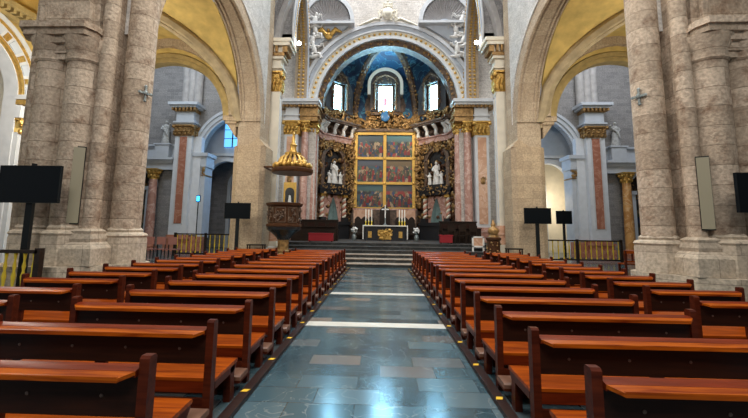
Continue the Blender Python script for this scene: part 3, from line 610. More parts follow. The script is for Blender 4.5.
# ---- crossing arches toward the transepts
for s in (-1, 1):
    a, b = sorted((X(s, 5.5), X(s, 6.4)))
    inn = [(21.4, 12.1)] + pointed(21.4, 25.35, 13.0, 4.6, 14) + [(25.35, 10.5)]; out = [(20.9, 12.1)] + pointed(20.9, 25.9, 13.0, 5.3, 14) + [(25.9, 10.5)]
    wcr = w = struct(MB().band(out, [(y, 20.5) for y, z in out], 'x', a + .06, b - .06).build('wall_crossing_' + SIDE[s], 'wallgrey', smooth=0))
    MB().band(inn, out, 'x', a + .02, b - .02).build('arch_ring', 'soffit', w, 30)
    MB().band(inn, out, 'x', *sorted((X(s, 5.42), X(s, 5.53)))).build('archivolt_face', 'dirtwhite', w, 30)
    fx = X(s, 5.42); m = MB(); m2 = MB()
    for k in range(1, len(inn) - 1):
        for t in (0, .5):
            p = [(inn[k][j] * .45 + out[k][j] * .55) * (1 - t) + (inn[min(k + 1, len(inn) - 1)][j] * .45 + out[min(k + 1, len(inn) - 1)][j] * .55) * t for j in (0, 1)]
            m.ball((fx, p[0], p[1]), (.05, .1, .1), 6, 4)
            q = [inn[k][j] * (1 - t) + inn[min(k + 1, len(inn) - 1)][j] * t for j in (0, 1)]
            for dd in (5.8, 6.1): m2.ball((X(s, dd), q[0], q[1]), (.1, .09, .09), 6, 4)
    for k in range(9):
        m.ball((fx, 25.62, 10.7 + k * .27), (.05, .1, .1), 6, 4)
        for dd in (5.8, 6.1): m2.ball((X(s, dd), 25.35, 10.7 + k * .27), (.1, .09, .09), 6, 4)
    m.build('gilt_studs', 'gold', w, 50); m2.build('soffit_studs', 'gold', w, 50)
    o2 = [(21.0, 12.1)] + pointed(20.75, 26.0, 13.0, 5.5, 14)[1:-1] + [(26.0, 10.5)]
    MB().tube([(X(s, 5.5), y, z) for y, z in o2], .07, 6).build('edge_moulding', 'white', w, 60)
# ---- crossing arch over the nave, moulded in three grey orders
for k, (off, y0, y1) in enumerate(((0, 20.35, 20.9), (.28, 20.2, 20.95), (.56, 20.05, 21.0))):
    i = pointed(XC - 6.2 - off, XC + 6.2 + off, 12.1, 7.0 + off, 20); o = pointed(XC - 6.6 - off, XC + 6.6 + off, 12.1, 7.4 + off, 20)
    MB().band(i, o, 'y', y0, y1).build('arch_moulding', 'shaftgrey' if k != 1 else 'wallgrey', wcr, 30)
# ================================================================== PILASTERS AND COLUMNS
def capital_mb(mb, x0, x1, y0, y1, z0, z1, seed, q=.09, cnt=46):
    rg = random.Random(seed); h = z1 - z0
    mb.box(x0 + .02, x1 - .02, y0 + .02, y1, z0, z1 - .1); mb.box(x0 - .1, x1 + .1, y0 - .12, y1, z1 - .1, z1)
    for row, (za, rr) in enumerate(((.22, .8), (.5, 1.0))):
        n = 4
        for k in range(n):
            x = x0 + (x1 - x0) * (k + (.5 if row else .25)) / n; mb.ball((x, y0 - .06, z0 + h * za), ((x1 - x0) / n * .42, .1, h * .2), 6, 4)
            mb.ball((x, y0 - .14, z0 + h * (za + .14)), ((x1 - x0) / n * .3, .07, h * .07), 6, 4)
        for x in (x0, x1):
            for k in range(3): mb.ball((x, y0 + (y1 - y0) * (k + .5) / 3, z0 + h * za), (.09, .12, h * .2), 6, 4)
    for x in (x0 - .02, x1 + .02):
        for k in range(2): mb.ball((x, y0 - .08 + k * (y1 - y0) * .9, z1 - h * .2), (.13, .13, h * .13), 8, 5)
    return mb
def crossing_pilaster(s):
    x0, x1 = sorted((X(s, 5.92), X(s, 6.68))); y0, y1 = 20.1, 20.6
    r = thing('crossing_pilaster', 'tall pale pilaster with gilded capital and deep cornice, ' + ('above the pulpit' if s < 0 else 'beside the carved wooden urn stand'), 'pilaster', ((x0 + x1) / 2, 20.5, 0), group='tall crossing pilasters')
    def L(): mb = MB(); mb.T = Matrix.Translation((-(x0 + x1) / 2, -20.5, 0)); return mb
    L().box(x0, x1, y0, y1, 1.95, 9.2).build('shaft', 'cream', r, 0)
    m = L(); xi, xo = (x1, x0) if s < 0 else (x0, x1)     # xi: the nave face
    for p in (y0 + .05, y1 - .14): a, b = sorted((xi, xi - s * .03)); m.box(a, b, p, p + .09, 2.1, 9.0)
    m.box(*sorted((xi, xi - s * .03)), y0 + .05, y1 - .05, 8.92, 9.0); m.build('white_fillet', 'white', r, 0)
    m = L()
    for e, z0, z1 in ((.18, 1.0, 1.2), (.14, 1.2, 1.5), (.2, 1.5, 1.6), (.1, 1.6, 1.72), (.14, 1.72, 1.84), (.05, 1.84, 1.97)): m.box(x0 - e, x1 + e, y0 - e, y1 + e, z0, z1)
    m.build('base', 'salmon', r, 0)
    L().box(x0 - .22, x1 + .22, y0 - .22, y1 + .25, 0, 1.0).build('pedestal', 'cream', r, 0)
    capital_mb(L(), x0 - .05, x1 + .05, y0 - .05, y1, 9.2, 10.35, 3).build('gilded_capital', 'gold', r, 40)
    m = L(); m.box(x0, x1, y0, y1, 10.35, 11.1); m.box(x0 - .12, x1 + .12, y0 - .12, y1 + .2, 10.5, 10.62); m.build('entablature_block', 'cream', r, 0)
    m = L(); m.box(x0 - .15, x1 + .15, y0 - .15, y1 + .3, 11.05, 11.2); m.box(x0 - .5, x1 + .5, y0 - .35, y1 + .5, 11.75, 11.95); m.box(x0 - .6, x1 + .6, y0 - .42, y1 + .5, 11.95, 12.15)
    m.build('cornice', 'cream', r, 0)
    m = L(); m.box(x0 - .2, x1 + .2, y0 - .2, y1 + .3, 11.2, 11.4)
    for k in range(6):
        yy = y0 - .25 + k * (y1 - y0 + .5) / 6
        for xx in (x0 - .38, x1 + .1): m.box(xx, xx + .28, yy, yy + .13, 11.4, 11.75)
    for k in range(3): xx = x0 + k * .24; m.box(xx, xx + .12, y0 - .32, y0, 11.4, 11.75)
    m.build('gilded_bracket', 'oldgold', r, 0)
    L().box(x0 - .1, x1 + .1, y0 - .1, y1, 11.4, 11.75).build('frieze', 'cream', r, 0)
    return r
for s in (-1, 1): crossing_pilaster(s)
for s, v in ((-1, 'above the pulpit'), (1, 'above the carved wooden urn stand')):
    lx = X(s, 5.2); r = thing('spotlight', 'small lit round spotlight under the pilaster cornice ' + v, 'spotlight', (lx, 21.2, 12.55), group='cornice spotlights')
    MB().ball((0, -.06, 0), .12, 10, 8).build('bulb', 'lampglow', r); MB().cyl(0, .09, -.08, .1, .1, .08, 10).build('housing', 'metal', r)
    MB().box(-.015, .015, -.015, .015, -.4, -.08).box(*sorted((0, s * .5)), -.015, .015, -.42, -.38).build('bracket', 'metal', r)

def chancel_pilaster(s):
    x0, x1 = sorted((X(s, 5.95), X(s, 6.85))); y0, y1 = 25.0, 25.8
    r = thing('chancel_pilaster', 'white pilaster with a salmon marble panel beside the chancel arch, ' + ('behind the pulpit' if s < 0 else 'above the white framed panel'), 'pilaster', ((x0 + x1) / 2, 25.4, ALT), group='chancel pilasters')
    def L(): mb = MB(); mb.T = Matrix.Translation((-(x0 + x1) / 2, -25.4, -ALT)); return mb
    L().box(x0, x1, y0, y1, 1.9, 8.0).build('shaft', 'white', r, 0)
    L().box(x0 + .17, x1 - .17, y0 - .03, y0 + .1, 2.1, 7.85).build('marble_panel', 'salmon', r, 0)
    m = L()
    for e, z0, z1 in ((.12, ALT, 1.35), (.08, 1.35, 1.6), (.14, 1.6, 1.72), (.06, 1.72, 1.9)): m.box(x0 - e, x1 + e, y0 - e, y1, z0, z1)
    m.build('base', 'pink', r, 0)
    capital_mb(L(), x0 - .05, x1 + .05, y0 - .05, y1, 8.0, 8.95, 8).build('gilded_capital', 'gold', r, 40)
    L().box(x0, x1, y0, y1, 8.95, 9.95).box(x0 - .1, x1 + .1, y0 - .1, y1, 8.95, 9.1).box(x0 - .1, x1 + .1, y0 - .1, y1, 9.3, 9.4).build('entablature_block', 'white', r, 0)
    xa, xb = sorted((X(s, 4.6), X(s, 7.4)))
    m = L(); m.box(xa, xb, y0 - .25, 26, 10.05, 10.2); m.box(xa - .1, xb + .1, y0 - .4, 26, 10.2, 10.42); m.build('cornice', 'white', r, 0)
    m = L(); m.box(xa + .1, xb - .1, y0 - .1, 26, 9.93, 10.05)
    k = xa + .1
    while k < xb - .2: m.box(k, k + .13, y0 - .24, y0, 9.88, 10.04); k += .27
    m.build('gilded_bracket', 'oldgold', r, 0)
    m = L().ball(((x0 + x1) / 2, y0 - .05, 4.9), (.16, .06, .22), 8, 6).carving((x0 + x1) / 2 - .17, (x0 + x1) / 2 + .17, y0 - .03, 4.7, 5.2, 12, .05, random.Random(2), .05)
    m.build('gilded_cartouche', 'oldgold', r, 50)
for s in (-1, 1): chancel_pilaster(s)

def round_column(name, label, x, y, z0, z1, r0, mat, group, zc=None, base='white'):
    r = thing(name, label, 'column', (x, y, z0), group=group); h = z1 - z0; ch = .75 if h > 5 else .5
    MB().lathe([(r0 * 1.0, .55), (r0 * 1.02, h * .3), (r0 * .88, h - ch)], n=18).build('shaft', mat, r, 60)
    MB().box(-r0 * 1.5, r0 * 1.5, -r0 * 1.5, r0 * 1.5, 0, .3).lathe([(r0 * 1.45, .3), (r0 * 1.5, .36), (r0 * 1.2, .42), (r0 * 1.3, .5), (r0 * 1.02, .57)], n=18).build('base', base, r, 40)
    m = MB().lathe([(r0 * .9, h - ch), (r0 * .95, h - ch * .5), (r0 * 1.3, h - .1)], n=14)
    for row in (0, 1):
        for k in range(8): a = 2 * PI * (k + row * .5) / 8; rr = r0 * (1.05 + .15 * row); m.ball((rr * math.cos(a), rr * math.sin(a), h - ch * (.72 - .38 * row)), (r0 * .3, r0 * .3, ch * .2), 6, 4)
    for a in (PI / 4, 3 * PI / 4, 5 * PI / 4, 7 * PI / 4): m.ball((r0 * 1.45 * math.cos(a), r0 * 1.45 * math.sin(a), h - .18), r0 * .3, 6, 4)
    m.box(-r0 * 1.4, r0 * 1.4, -r0 * 1.4, r0 * 1.4, h - .1, h); m.build('gilded_capital', 'gold', r, 40)
    return r
for s in (-1, 1):
    side = 'on the pulpit side' if s < 0 else 'on the side opposite the pulpit'
    round_column('marble_column', 'outer of two pink marble columns flanking the apse ' + side, X(s, 5.55), 25.45, ALT, 9.0, .27, 'pink', 'pink apse columns')
    round_column('marble_column', 'inner of two pink marble columns flanking the apse ' + side, X(s, 5.02), 26.0, ALT, 9.0, .27, 'pink', 'pink apse columns')
    m = MB(); a, b = sorted((X(s, 4.65), X(s, 5.9))); 
    e = tag(m.box(a, b, 25.1, 26.6, 9.0, 9.95).box(a - .1, b + .1, 25.0, 26.6, 9.3, 9.45).box(a - .12, b + .12, 24.95, 26.6, 9.95, 10.06).build('entablature_block', 'oldgold', smooth=0), 'gilded entablature block on the pink marble columns ' + side, 'entablature', 'apse entablatures')

# ---- great transept pilasters, columns, statues
def transept_pilaster(s):
    x0, x1 = sorted((X(s, 13.85), X(s, 15.1))); y0, y1 = 26.2, 27.0
    r = thing('transept_pilaster', 'tall white transept pilaster with a red marble strip and gilded capital, ' + ('on the pulpit side' if s < 0 else 'opposite the pulpit side'), 'pilaster', ((x0 + x1) / 2, 26.6, 0), group='transept pilasters')
    def L(): mb = MB(); mb.T = Matrix.Translation((-(x0 + x1) / 2, -26.6, 0)); return mb
    m = L().box(x0, x1, y0, y1, 1.1, 8.2); m.box(*sorted((X(s, 13.3), X(s, 13.85))), 26.55, 27, 1.1, 8.2); m.build('shaft', 'pilasterwhite', r, 0)
    cxm = (x0 + x1) / 2
    L().box(cxm - .26, cxm + .26, y0 - .03, y0 + .1, 1.9, 8.1).build('marble_strip', 'redstrip', r, 0)
    m = L()
    for e in (-.36, .3): m.box(cxm + e, cxm + e + .06, y0 - .05, y0 + .05, 1.8, 8.2)
    m.build('fillet', 'white', r, 0)
    m = L()
    for e, z0, z1 in ((.2, 0, .55), (.12, .55, .8), (.2, .8, .95), (.08, .95, 1.12)): m.box(x0 - e, x1 + e, y0 - e, y1, z0, z1)
    m.box(*sorted((X(s, 12.8), X(s, 13.85))), 26.4, 27, 0, 1.0); m.build('base', 'redstrip', r, 0)
    capital_mb(L(), x0 - .08, x1 + .08, y0 - .08, y1, 8.15, 8.95, 6).build('gilded_capital', 'oldgold', r, 40)
    L().box(x0 - .02, x1 + .02, y0 - .02, y1, 8.95, 9.95).box(x0 - .16, x1 + .16, y0 - .16, y1, 9.1, 9.22).build('entablature_block', 'dirtwhite', r, 0)
    m = L().box(x0 - .3, x1 + .3, y0 - .35, y1, 10.2, 10.35).box(x0 - .45, x1 + .45, y0 - .5, y1, 10.35, 10.55); m.build('cornice', 'dirtwhite', r, 0)
    m = L().box(x0 - .1, x1 + .1, y0 - .12, y1, 9.95, 10.2)
    for k in range(7): m.box(x0 - .25 + k * .27, x0 - .12 + k * .27, y0 - .33, y0, 10.0, 10.19)
    m.build('gilded_bracket', 'oldgold', r, 0)
for s in (-1, 1): transept_pilaster(s)
round_column('marble_column', 'reddish marble column of the dark side chapel on the pulpit side', X(-1, 16.5), 26.3, 0, 5.75, .3, 'pink', 'side chapel columns', base='redstrip')
round_column('marble_column', 'amber marble column of the dark side chapel opposite the pulpit side', X(1, 16.4), 26.3, 0, 5.75, .3, 'amber', 'side chapel columns', base='redstrip')

def robed_figure(name, label, cat, loc, h, mat, arm=1, seed=0, rz=0, group=None):
    """standing robed statue, one continuous carved figure with head and arms"""
    r = thing(name, label, cat, loc, rz, group); k = h / 1.75; rg = random.Random(seed)
    m = MB(); prof = [(.29, 0), (.31, .05), (.27, .35), (.24, .7), (.23, .95), (.19, 1.08), (.21, 1.25), (.23, 1.38), (.16, 1.46), (.07, 1.5), (.065, 1.55)]
    n = 22; v = []; f = []
    for q, (rad, z) in enumerate(prof):
        fold = max(0, .11 * (1 - z / 1.2))
        for i in range(n): a = 2 * PI * i / n; rr = rad * (1 + fold * math.cos(7 * a + seed + z)) ; v.append((rr * math.cos(a) * k + .03 * math.sin(z * 2.2) * k, rr * .72 * math.sin(a) * k, z * k))
    for j in range(len(prof) - 1):
        for i in range(n): f.append((j * n + i, j * n + (i + 1) % n, (j + 1) * n + (i + 1) % n, (j + 1) * n + i))
    f.append(tuple(range(n))[::-1]); m.add(v, f)
    m.ball((.02 * k, -.02 * k, 1.64 * k), (.095 * k, .11 * k, .125 * k), 10, 8); m.ball((.02 * k, -.125 * k, 1.63 * k), (.02 * k, .03 * k, .03 * k), 5, 4)
    for sg in (-1, 1):
        hx, hz = (.42, 1.45) if sg == arm else (.12, 1.05)
        m.tube([(sg * .2 * k, 0, 1.38 * k), (sg * .3 * k, -.06 * k, 1.14 * k), (sg * hx * k, -.24 * k, hz * k)], [.09 * k, .085 * k, .05 * k], 8)
        m.ball((sg * hx * k, -.26 * k, hz * k), .055 * k, 6, 5)
    m.tube([(-.22 * k, -.1 * k, 1.3 * k), (.05 * k, -.24 * k, 1.0 * k), (.22 * k, -.18 * k, .6 * k)], [.05 * k, .09 * k, .05 * k], 6)
    m.build('figure', mat, r, 60); return r
for s in (-1, 1):
    side = 'on the pulpit side' if s < 0 else 'opposite the pulpit side'
    r = robed_figure('stone_statue', 'grey stone statue of a robed figure on the transept ledge ' + side, 'statue', (X(s, 16.05), 26.6, 7.62), 1.75, 'stonestatue', arm=-s, seed=2 + s, group='transept statues')
    d = tag(MB().box(-.5, .5, -.35, .35, -1.02, -.1).box(-.6, .6, -.42, .38, -.1, 0).build('statue_pedestal', 'dirtwhite', smooth=0, loc=(X(s, 16.05), 26.6, 7.62)), 'pale stone pedestal under the grey robed statue ' + side, 'pedestal', 'statue pedestals')

# ================================================================== APSE
PC = [(X(-1, 5.3), 27.0), (X(-1, 5.15), 28.0), (X(-1, 2.7), 30.35), (X(1, 2.7), 30.35), (X(1, 5.15), 28.0), (X(1, 5.3), 27.0)]
m = MB()
for (xa, ya), (xb, yb) in zip(PC[:-1], PC[1:]):
    dx, dy = xb - xa, yb - ya; l = math.hypot(dx, dy); nx, ny = -dy / l, dx / l
    m.prism([(xa, ya), (xb, yb), (xb + nx * .4, yb + ny * .4), (xa + nx * .4, ya + ny * .4)], 'z', 0, 14)
wa = struct(m.build('wall_apse', 'darkcarve', smooth=0))
AP = Vector((XC + .1, 26.9, 15.1)); RZ0 = 10.4
corn = [(X(-1, 5.2), 26.9), (X(-1, 5.0), 28.0), (X(-1, 2.5), 30.2), (X(1, 2.5), 30.2), (X(1, 5.0), 28.0), (X(1, 5.2), 26.9)]
TX = {corn[0]: -2.2, corn[1]: -1.7, corn[2]: -.6, corn[3]: .6, corn[4]: 1.7, corn[5]: 2.2}
def ribpt(cx, cy, t): a = t * PI / 2; return Vector((cx + (AP.x + TX[(cx, cy)] - cx) * (1 - math.cos(a)), cy + (AP.y - cy) * (1 - math.cos(a)), RZ0 + (AP.z - RZ0) * math.sin(a)))
v = []; f = []
for j in range(5):
    for i in range(17):
        for q in range(13):
            t, w = i / 16, q / 12; p = ribpt(*corn[j], t).lerp(ribpt(*corn[j + 1], t), w); cen = Vector((AP.x, AP.y - 1.0, p.z)); out = (p - cen)
            p = p + (out.normalized() * (.9 * 4 * w * (1 - w) * math.sin(min(1, t * 1.05) * PI) * 1.05) if out.length > .01 else Vector()); v.append(tuple(p + Vector((0, 0, .35 * 4 * w * (1 - w) * t * (1 - t)))))
    b0 = j * 17 * 13
    for i in range(16):
        for q in range(12): k = b0 + i * 13 + q; f.append((k, k + 1, k + 14, k + 13))
cv = struct(MB().add(v, f).build('ceiling_apse', 'bluevault', smooth=40))
for j in range(1, 5):
    P = [tuple(ribpt(*corn[j], i / 20) + Vector((0, -.06, -.06))) for i in range(21)]
    m = MB().tube(P, .27, 7); rg = random.Random(j)
    m.build('vault_rib', 'darkcarve', cv, 50); m = MB()
    for p in P[:-1]:
        for q in range(4): m.ball((p[0] + rg.uniform(-.25, .25), p[1] - .22, p[2] + rg.uniform(-.15, .15)), rg.uniform(.05, .1), 5, 4)
    m.build('rib_carving', 'oldgold', cv, 50)
def face_frame(j):
    """matrix for wall face j: local x along the face, local -y into the apse"""
    (xa, ya), (xb, yb) = PC[j], PC[j + 1]; return Vector(((xa + xb) / 2, (ya + yb) / 2, 0)), math.atan2(yb - ya, xb - xa), math.hypot(xb - xa, yb - ya)
# windows of the apse, each in a carved surround
WN = 4
for j, z0, z1, w, dep, red in ((1, 10.9, 12.8, .72, .55, False), (2, 11.15, 13.1, 1.05, .75, True), (3, 10.9, 12.8, .72, .55, False)):
    c, rz, ln = face_frame(j); c = Matrix.Translation(c) @ Matrix.Rotation(rz, 4, 'Z') @ Vector(({1: -.35, 2: 0, 3: .35}[j], 0, 0))
    o = struct(MB().box(-w / 2, w / 2, -dep - .02, -dep + .04, z0, z1).build('window_%d' % WN, 'window', smooth=0, loc=c, rz=rz)); WN += 1
    m = MB().box(-.025, .025, -dep - .06, -dep - .02, z0, z1)
    for k in range(1, 4): z = z0 + (z1 - z0) * k / 4; m.box(-w / 2, w / 2, -dep - .05, -dep - .02, z - .02, z + .02)
    m.build('window_bars', 'metal', o, 0)
    if red: MB().ball((0, -dep - .03, (z0 + z1) / 2 - .25), (.26, .03, .34), 10, 8).build('red_stained_glass', 'windowred', o)
    m = MB()
    for q in (-1, 1): m.box(*sorted((q * w / 2, q * (w / 2 + .62))), -dep - .12, .05, z0 - .2, z1 + .05)
    m.box(-w / 2 - .5, w / 2 + .5, -dep - .16, .05, z1, z1 + .22); m.box(-w / 2 - .6, w / 2 + .6, -dep - .2, .05, z0 - .4, z0 - .05); m.build('window_surround', 'darkcarve', o, 0)
    m = MB()
    for q in (-1, 1):
        for kk in (.12, .38): m.lathe([(.09, z0 - .05), (.075, z0 + .3), (.09, z0 + .8), (.07, z1)], q * (w / 2 + kk), -dep - .16, 8)
    m.build('surround_column', 'pulpitwood', o, 50)
    m = MB().band(arc(0, z1 + .2, w / 2 + .1, PI, 0, 14), arc(0, z1 + .2, w / 2 + .42, PI, 0, 14), 'y', -dep - .14, .05)
    m.build('hood_arch', 'darkcarve', o, 30)
    if red:
        MB().band([(-1.18, z0 + 1.2)] + arc(0, z1 + .1, 1.18, PI, 0, 18, 1.12) + [(1.18, z0 + 1.2)], [(-1.42, z0 + 1.2)] + arc(0, z1 + .1, 1.42, PI, 0, 18, 1.4) + [(1.42, z0 + 1.2)], 'y', -1.15, -.2).build('white_arch', 'cream', o, 30)
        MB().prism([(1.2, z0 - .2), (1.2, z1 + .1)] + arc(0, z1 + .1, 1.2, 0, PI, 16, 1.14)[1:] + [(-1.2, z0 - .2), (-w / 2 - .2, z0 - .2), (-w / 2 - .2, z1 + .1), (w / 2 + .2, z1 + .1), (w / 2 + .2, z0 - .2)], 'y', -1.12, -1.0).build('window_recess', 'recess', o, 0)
    else:
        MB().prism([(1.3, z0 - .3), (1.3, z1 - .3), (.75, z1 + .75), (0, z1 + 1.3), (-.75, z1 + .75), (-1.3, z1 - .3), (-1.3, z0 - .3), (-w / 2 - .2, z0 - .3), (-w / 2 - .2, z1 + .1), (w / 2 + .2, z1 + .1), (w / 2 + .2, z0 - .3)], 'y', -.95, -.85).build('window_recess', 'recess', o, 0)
    m = MB().prism([(-w / 2 - .5, z1 + .2), (w / 2 + .5, z1 + .2), (w / 2 + .2, z1 + .75), (.12, z1 + 1.15), (-.12, z1 + 1.15), (-w / 2 - .2, z1 + .75)], 'y', -dep - .05, .05); m.build('surround_gable', 'darkcarve', o, 0)
    yq = -1.16 if red else -.98; m = MB()
    for q in (-1, 1): m.carving(min(q * (w / 2 + .18), q * (w / 2 + .55)), max(q * (w / 2 + .18), q * (w / 2 + .55)), yq, z0, z1 - .1, 12, .08, random.Random(j * 3 + q), .06)
    m.carving(-w / 2 - .35, w / 2 + .35, yq, z1 + .18, z1 + .75, 22, .1, random.Random(j + 40), .08)
    m.tube([(-w / 2 - .5, yq, z1 + .1), (-w / 2 - .1, yq - .05, z1 + .6), (0, yq - .05, z1 + .85), (w / 2 + .1, yq - .05, z1 + .6), (w / 2 + .5, yq, z1 + .1)], [.05, .08, .1, .08, .05], 6)
    for q in (-1, 1): m.lathe([(.1, z0 - .05), (.07, z0 + .3), (.09, z0 + .9), (.07, z1 + .05), (.12, z1 + .12)], q * (w / 2 + .32), yq - .04, 8)
    m.build('recess_carving', 'darkgilt', o, 50)
    m = MB().carving(-w / 2 - .3, w / 2 + .3, -dep - .18, z1 + .15, z1 + .9, 30, .12, random.Random(j), .1).carving(-w / 2 - .5, w / 2 + .5, -dep - .2, z0 - .4, z0 - .05, 26, .09, random.Random(j + 9), .08)
    m.build('surround_carving', 'oldgold', o, 50)
# cornice of the apse with white consoles, gallery and gilded carving
def on_face(j, fn, name, mat, sm=0):
    c, rz, ln = face_frame(j); m = MB(); fn(m, ln); return m.build(name, mat, wa, sm, c, rz)
for j in (0, 1, 3, 4):
    on_face(j, lambda m, l: m.box(-l / 2 - .1, l / 2 + .1, -.5, 0, 8.35, 8.75).box(-l / 2 - .2, l / 2 + .2, -.62, 0, 8.75, 8.85), 'lower_cornice', 'pink')
    on_face(j, lambda m, l: m.box(-l / 2 - .15, l / 2 + .15, -.95, 0, 9.72, 9.85).box(-l / 2 - .2, l / 2 + .2, -1.05, 0, 9.85, 9.98), 'upper_cornice', 'darkcarve')
    def cons(m, l):
        n = max(2, round(l / .8))
        for k in range(n):
            x = -l / 2 + l * (k + .5) / n; m.tube([(x, -.2, 8.9), (x, -.55, 9.05), (x, -.5, 9.35), (x, -.85, 9.68)], [.11, .15, .13, .17], 8); m.ball((x, -.5, 9.0), .15, 8, 6)
    on_face(j, cons, 'console', 'statue', 50)
    on_face(j, lambda m, l: m.carving(-l / 2, l / 2, -.25, 8.95, 9.6, 26, .13, random.Random(j), .15), 'frieze_carving', 'darkcarve', 50)
    on_face(j, lambda m, l: m.box(-l / 2, l / 2, -.85, -.7, 10.0, 10.08).box(-l / 2, l / 2, -.85, -.7, 10.55, 10.65).carving(-l / 2, l / 2, -.8, 10.08, 10.55, 34, .13, random.Random(j + 3), .1), 'gallery', 'oldgold', 40)
    on_face(j, lambda m, l: m.carving(-l / 2 + .1, l / 2 - .1, -.15, 1.4, 8.2, 45, .2, random.Random(j + 30), .2), 'wall_carving', 'oldgold', 50)
    on_face(j, lambda m, l: m.carving(-l / 2 + .1, l / 2 - .1, -.15, 1.4, 8.2, 70, .22, random.Random(j + 60), .2), 'dark_wall_carving', 'pulpitwood', 50)
on_face(2, lambda m, l: m.carving(-l / 2 + .1, l / 2 - .1, -.3, 9.9, 11.0, 60, .18, random.Random(31), .25), 'wall_carving', 'oldgold', 50)
on_face(2, lambda m, l: m.box(-l / 2 - .1, l / 2 + .1, -.5, 0, 9.6, 9.9), 'upper_cornice', 'oldgold')

# high altarpiece with six painted panels
r = thing('altarpiece', 'large gilded altarpiece of six painted panels behind the high altar', 'altarpiece', (XC, 30.0, 3.3))
pw, px = 1.9, 1.08
m = MB()
for x in (-2.3, 0, 2.3): m.box(x - .12, x + .12, -.18, .15, 0, 6.15)
for z in (0, 2.0, 4.0, 6.0): m.box(-2.45, 2.45, -.2, .15, z - .1 if z else 0, z + .1)
m.build('frame', 'framegold', r, 0)
for x in (-2.3, 0, 2.3):
    for z in (0.1, 2.0, 4.0, 6.0): MB().ball((x, -.2, z), (.12, .06, .12), 8, 6).build('frame_boss', 'gold', r)
pm = [('panel_a', 3, (.05, .09, .12), (.05, .035, .025)), ('panel_b', 5, (.06, .20, .24), (.1, .06, .03)), ('panel_c', 8, (.07, .09, .13), (.04, .03, .025)), ('panel_d', 11, (.16, .11, .05), (.08, .05, .03)), ('panel_e', 14, (.05, .13, .16), (.05, .07, .03)), ('panel_f', 17, (.07, .08, .09), (.09, .04, .025))]
for k, (nm, sd, top, low) in enumerate(pm):
    cx, z0 = (-1.15 if k % 2 == 0 else 1.15), 4.1 - 2.0 * (k // 2)
    p = MB().box(cx - 1.03, cx + 1.03, -.04, .02, z0, z0 + 1.8).build('painted_panel', painting_mat(nm, sd, top, low), r, 0)
    rg = random.Random(sd); hues = [plain('robe_%d_%d' % (sd, q), c, .5) for q, c in enumerate([(.19, .015, .014), (.02, .035, .06), (.10, .06, .035), (.03, .042, .022)])]
    skin = plain('painted_skin_%d' % sd, (.26, .15, .09), .6); xs = sorted(rg.uniform(-.85, .85) for _ in range(17))
    for q, xx in enumerate(xs):
        h = rg.uniform(.4, .68); zz = z0 + rg.uniform(.03, .5); hm = hues[q % 4]
        MB().prism([(cx + xx - .13, zz), (cx + xx + .12, zz), (cx + xx + .09, zz + h * .7), (cx + xx, zz + h * .85), (cx + xx - .08, zz + h * .75)], 'y', -.042 - .001 * q, -.04).build('painted_robe', hm, p, 0)
        MB().ball((cx + xx, -.042 - .001 * q, zz + h * .93), (.045, .006, .06), 8, 6).build('painted_head', skin, p)
m = MB().box(-2.6, 2.6, -.3, .1, 6.15, 6.4); m.build('cornice', 'darkcarve', r, 0)
m = MB(); rg = random.Random(77)
m.carving(-2.5, 2.5, -.2, 6.45, 7.0, 70, .16, rg, .2); m.carving(-1.3, 1.3, -.2, 6.9, 7.7, 45, .17, rg, .2); m.carving(-.5, .5, -.2, 7.5, 8.05, 14, .14, rg, .15)
for q in (-1, 1): m.tube([(q * 2.45, -.2, 6.5), (q * 2.1, -.25, 7.2), (q * 1.5, -.25, 6.95), (q * 1.0, -.2, 7.6), (q * .5, -.2, 7.9)], [.16, .14, .13, .12, .08], 6)
m.build('carved_cresting', 'oldgold', r, 50)
MB().ball((0, -.62, 7.3), (.36, .1, .44), 12, 8).build('blue_medallion', 'bluemedal', r)
for q in (-1, 1):
    m = MB(); m.carving(min(q * 2.45, q * 2.8), max(q * 2.45, q * 2.8), -.15, .2, 6.2, 70, .17, random.Random(50 + q), .2)
    for k in range(6): m.tube([(q * (2.6 + .18 * math.cos(t * .9)), -.25, .4 + k * .95 + .12 * t) for t in range(7)], .07, 5)
    m.build('side_carving', 'oldgold', r, 50)
m = MB().box(-2.5, 2.5, -.25, .1, -2.3, 0).build('predella', 'darkcarve', r, 0)
for a, b in ((-2.4, -.95), (.95, 2.4)): MB().box(a, b, -.32, -.2, -1.15, -.12).build('pink_panel', 'salmon', r, 0)
m = MB().box(-2.5, 2.5, -.3, -.2, -.12, 0).build('base_rail', 'pink', r, 0)
for q in (-1, 1):
    ac = robed_figure('angel_statue', 'gilded standing figure above the ' + ('pulpit-side' if q < 0 else 'far-side') + ' corner of the altarpiece', 'statue', (XC + q * 2.35, 29.9, 9.75), 1.25, 'oldgold', arm=q, seed=q, group='altarpiece corner figures')

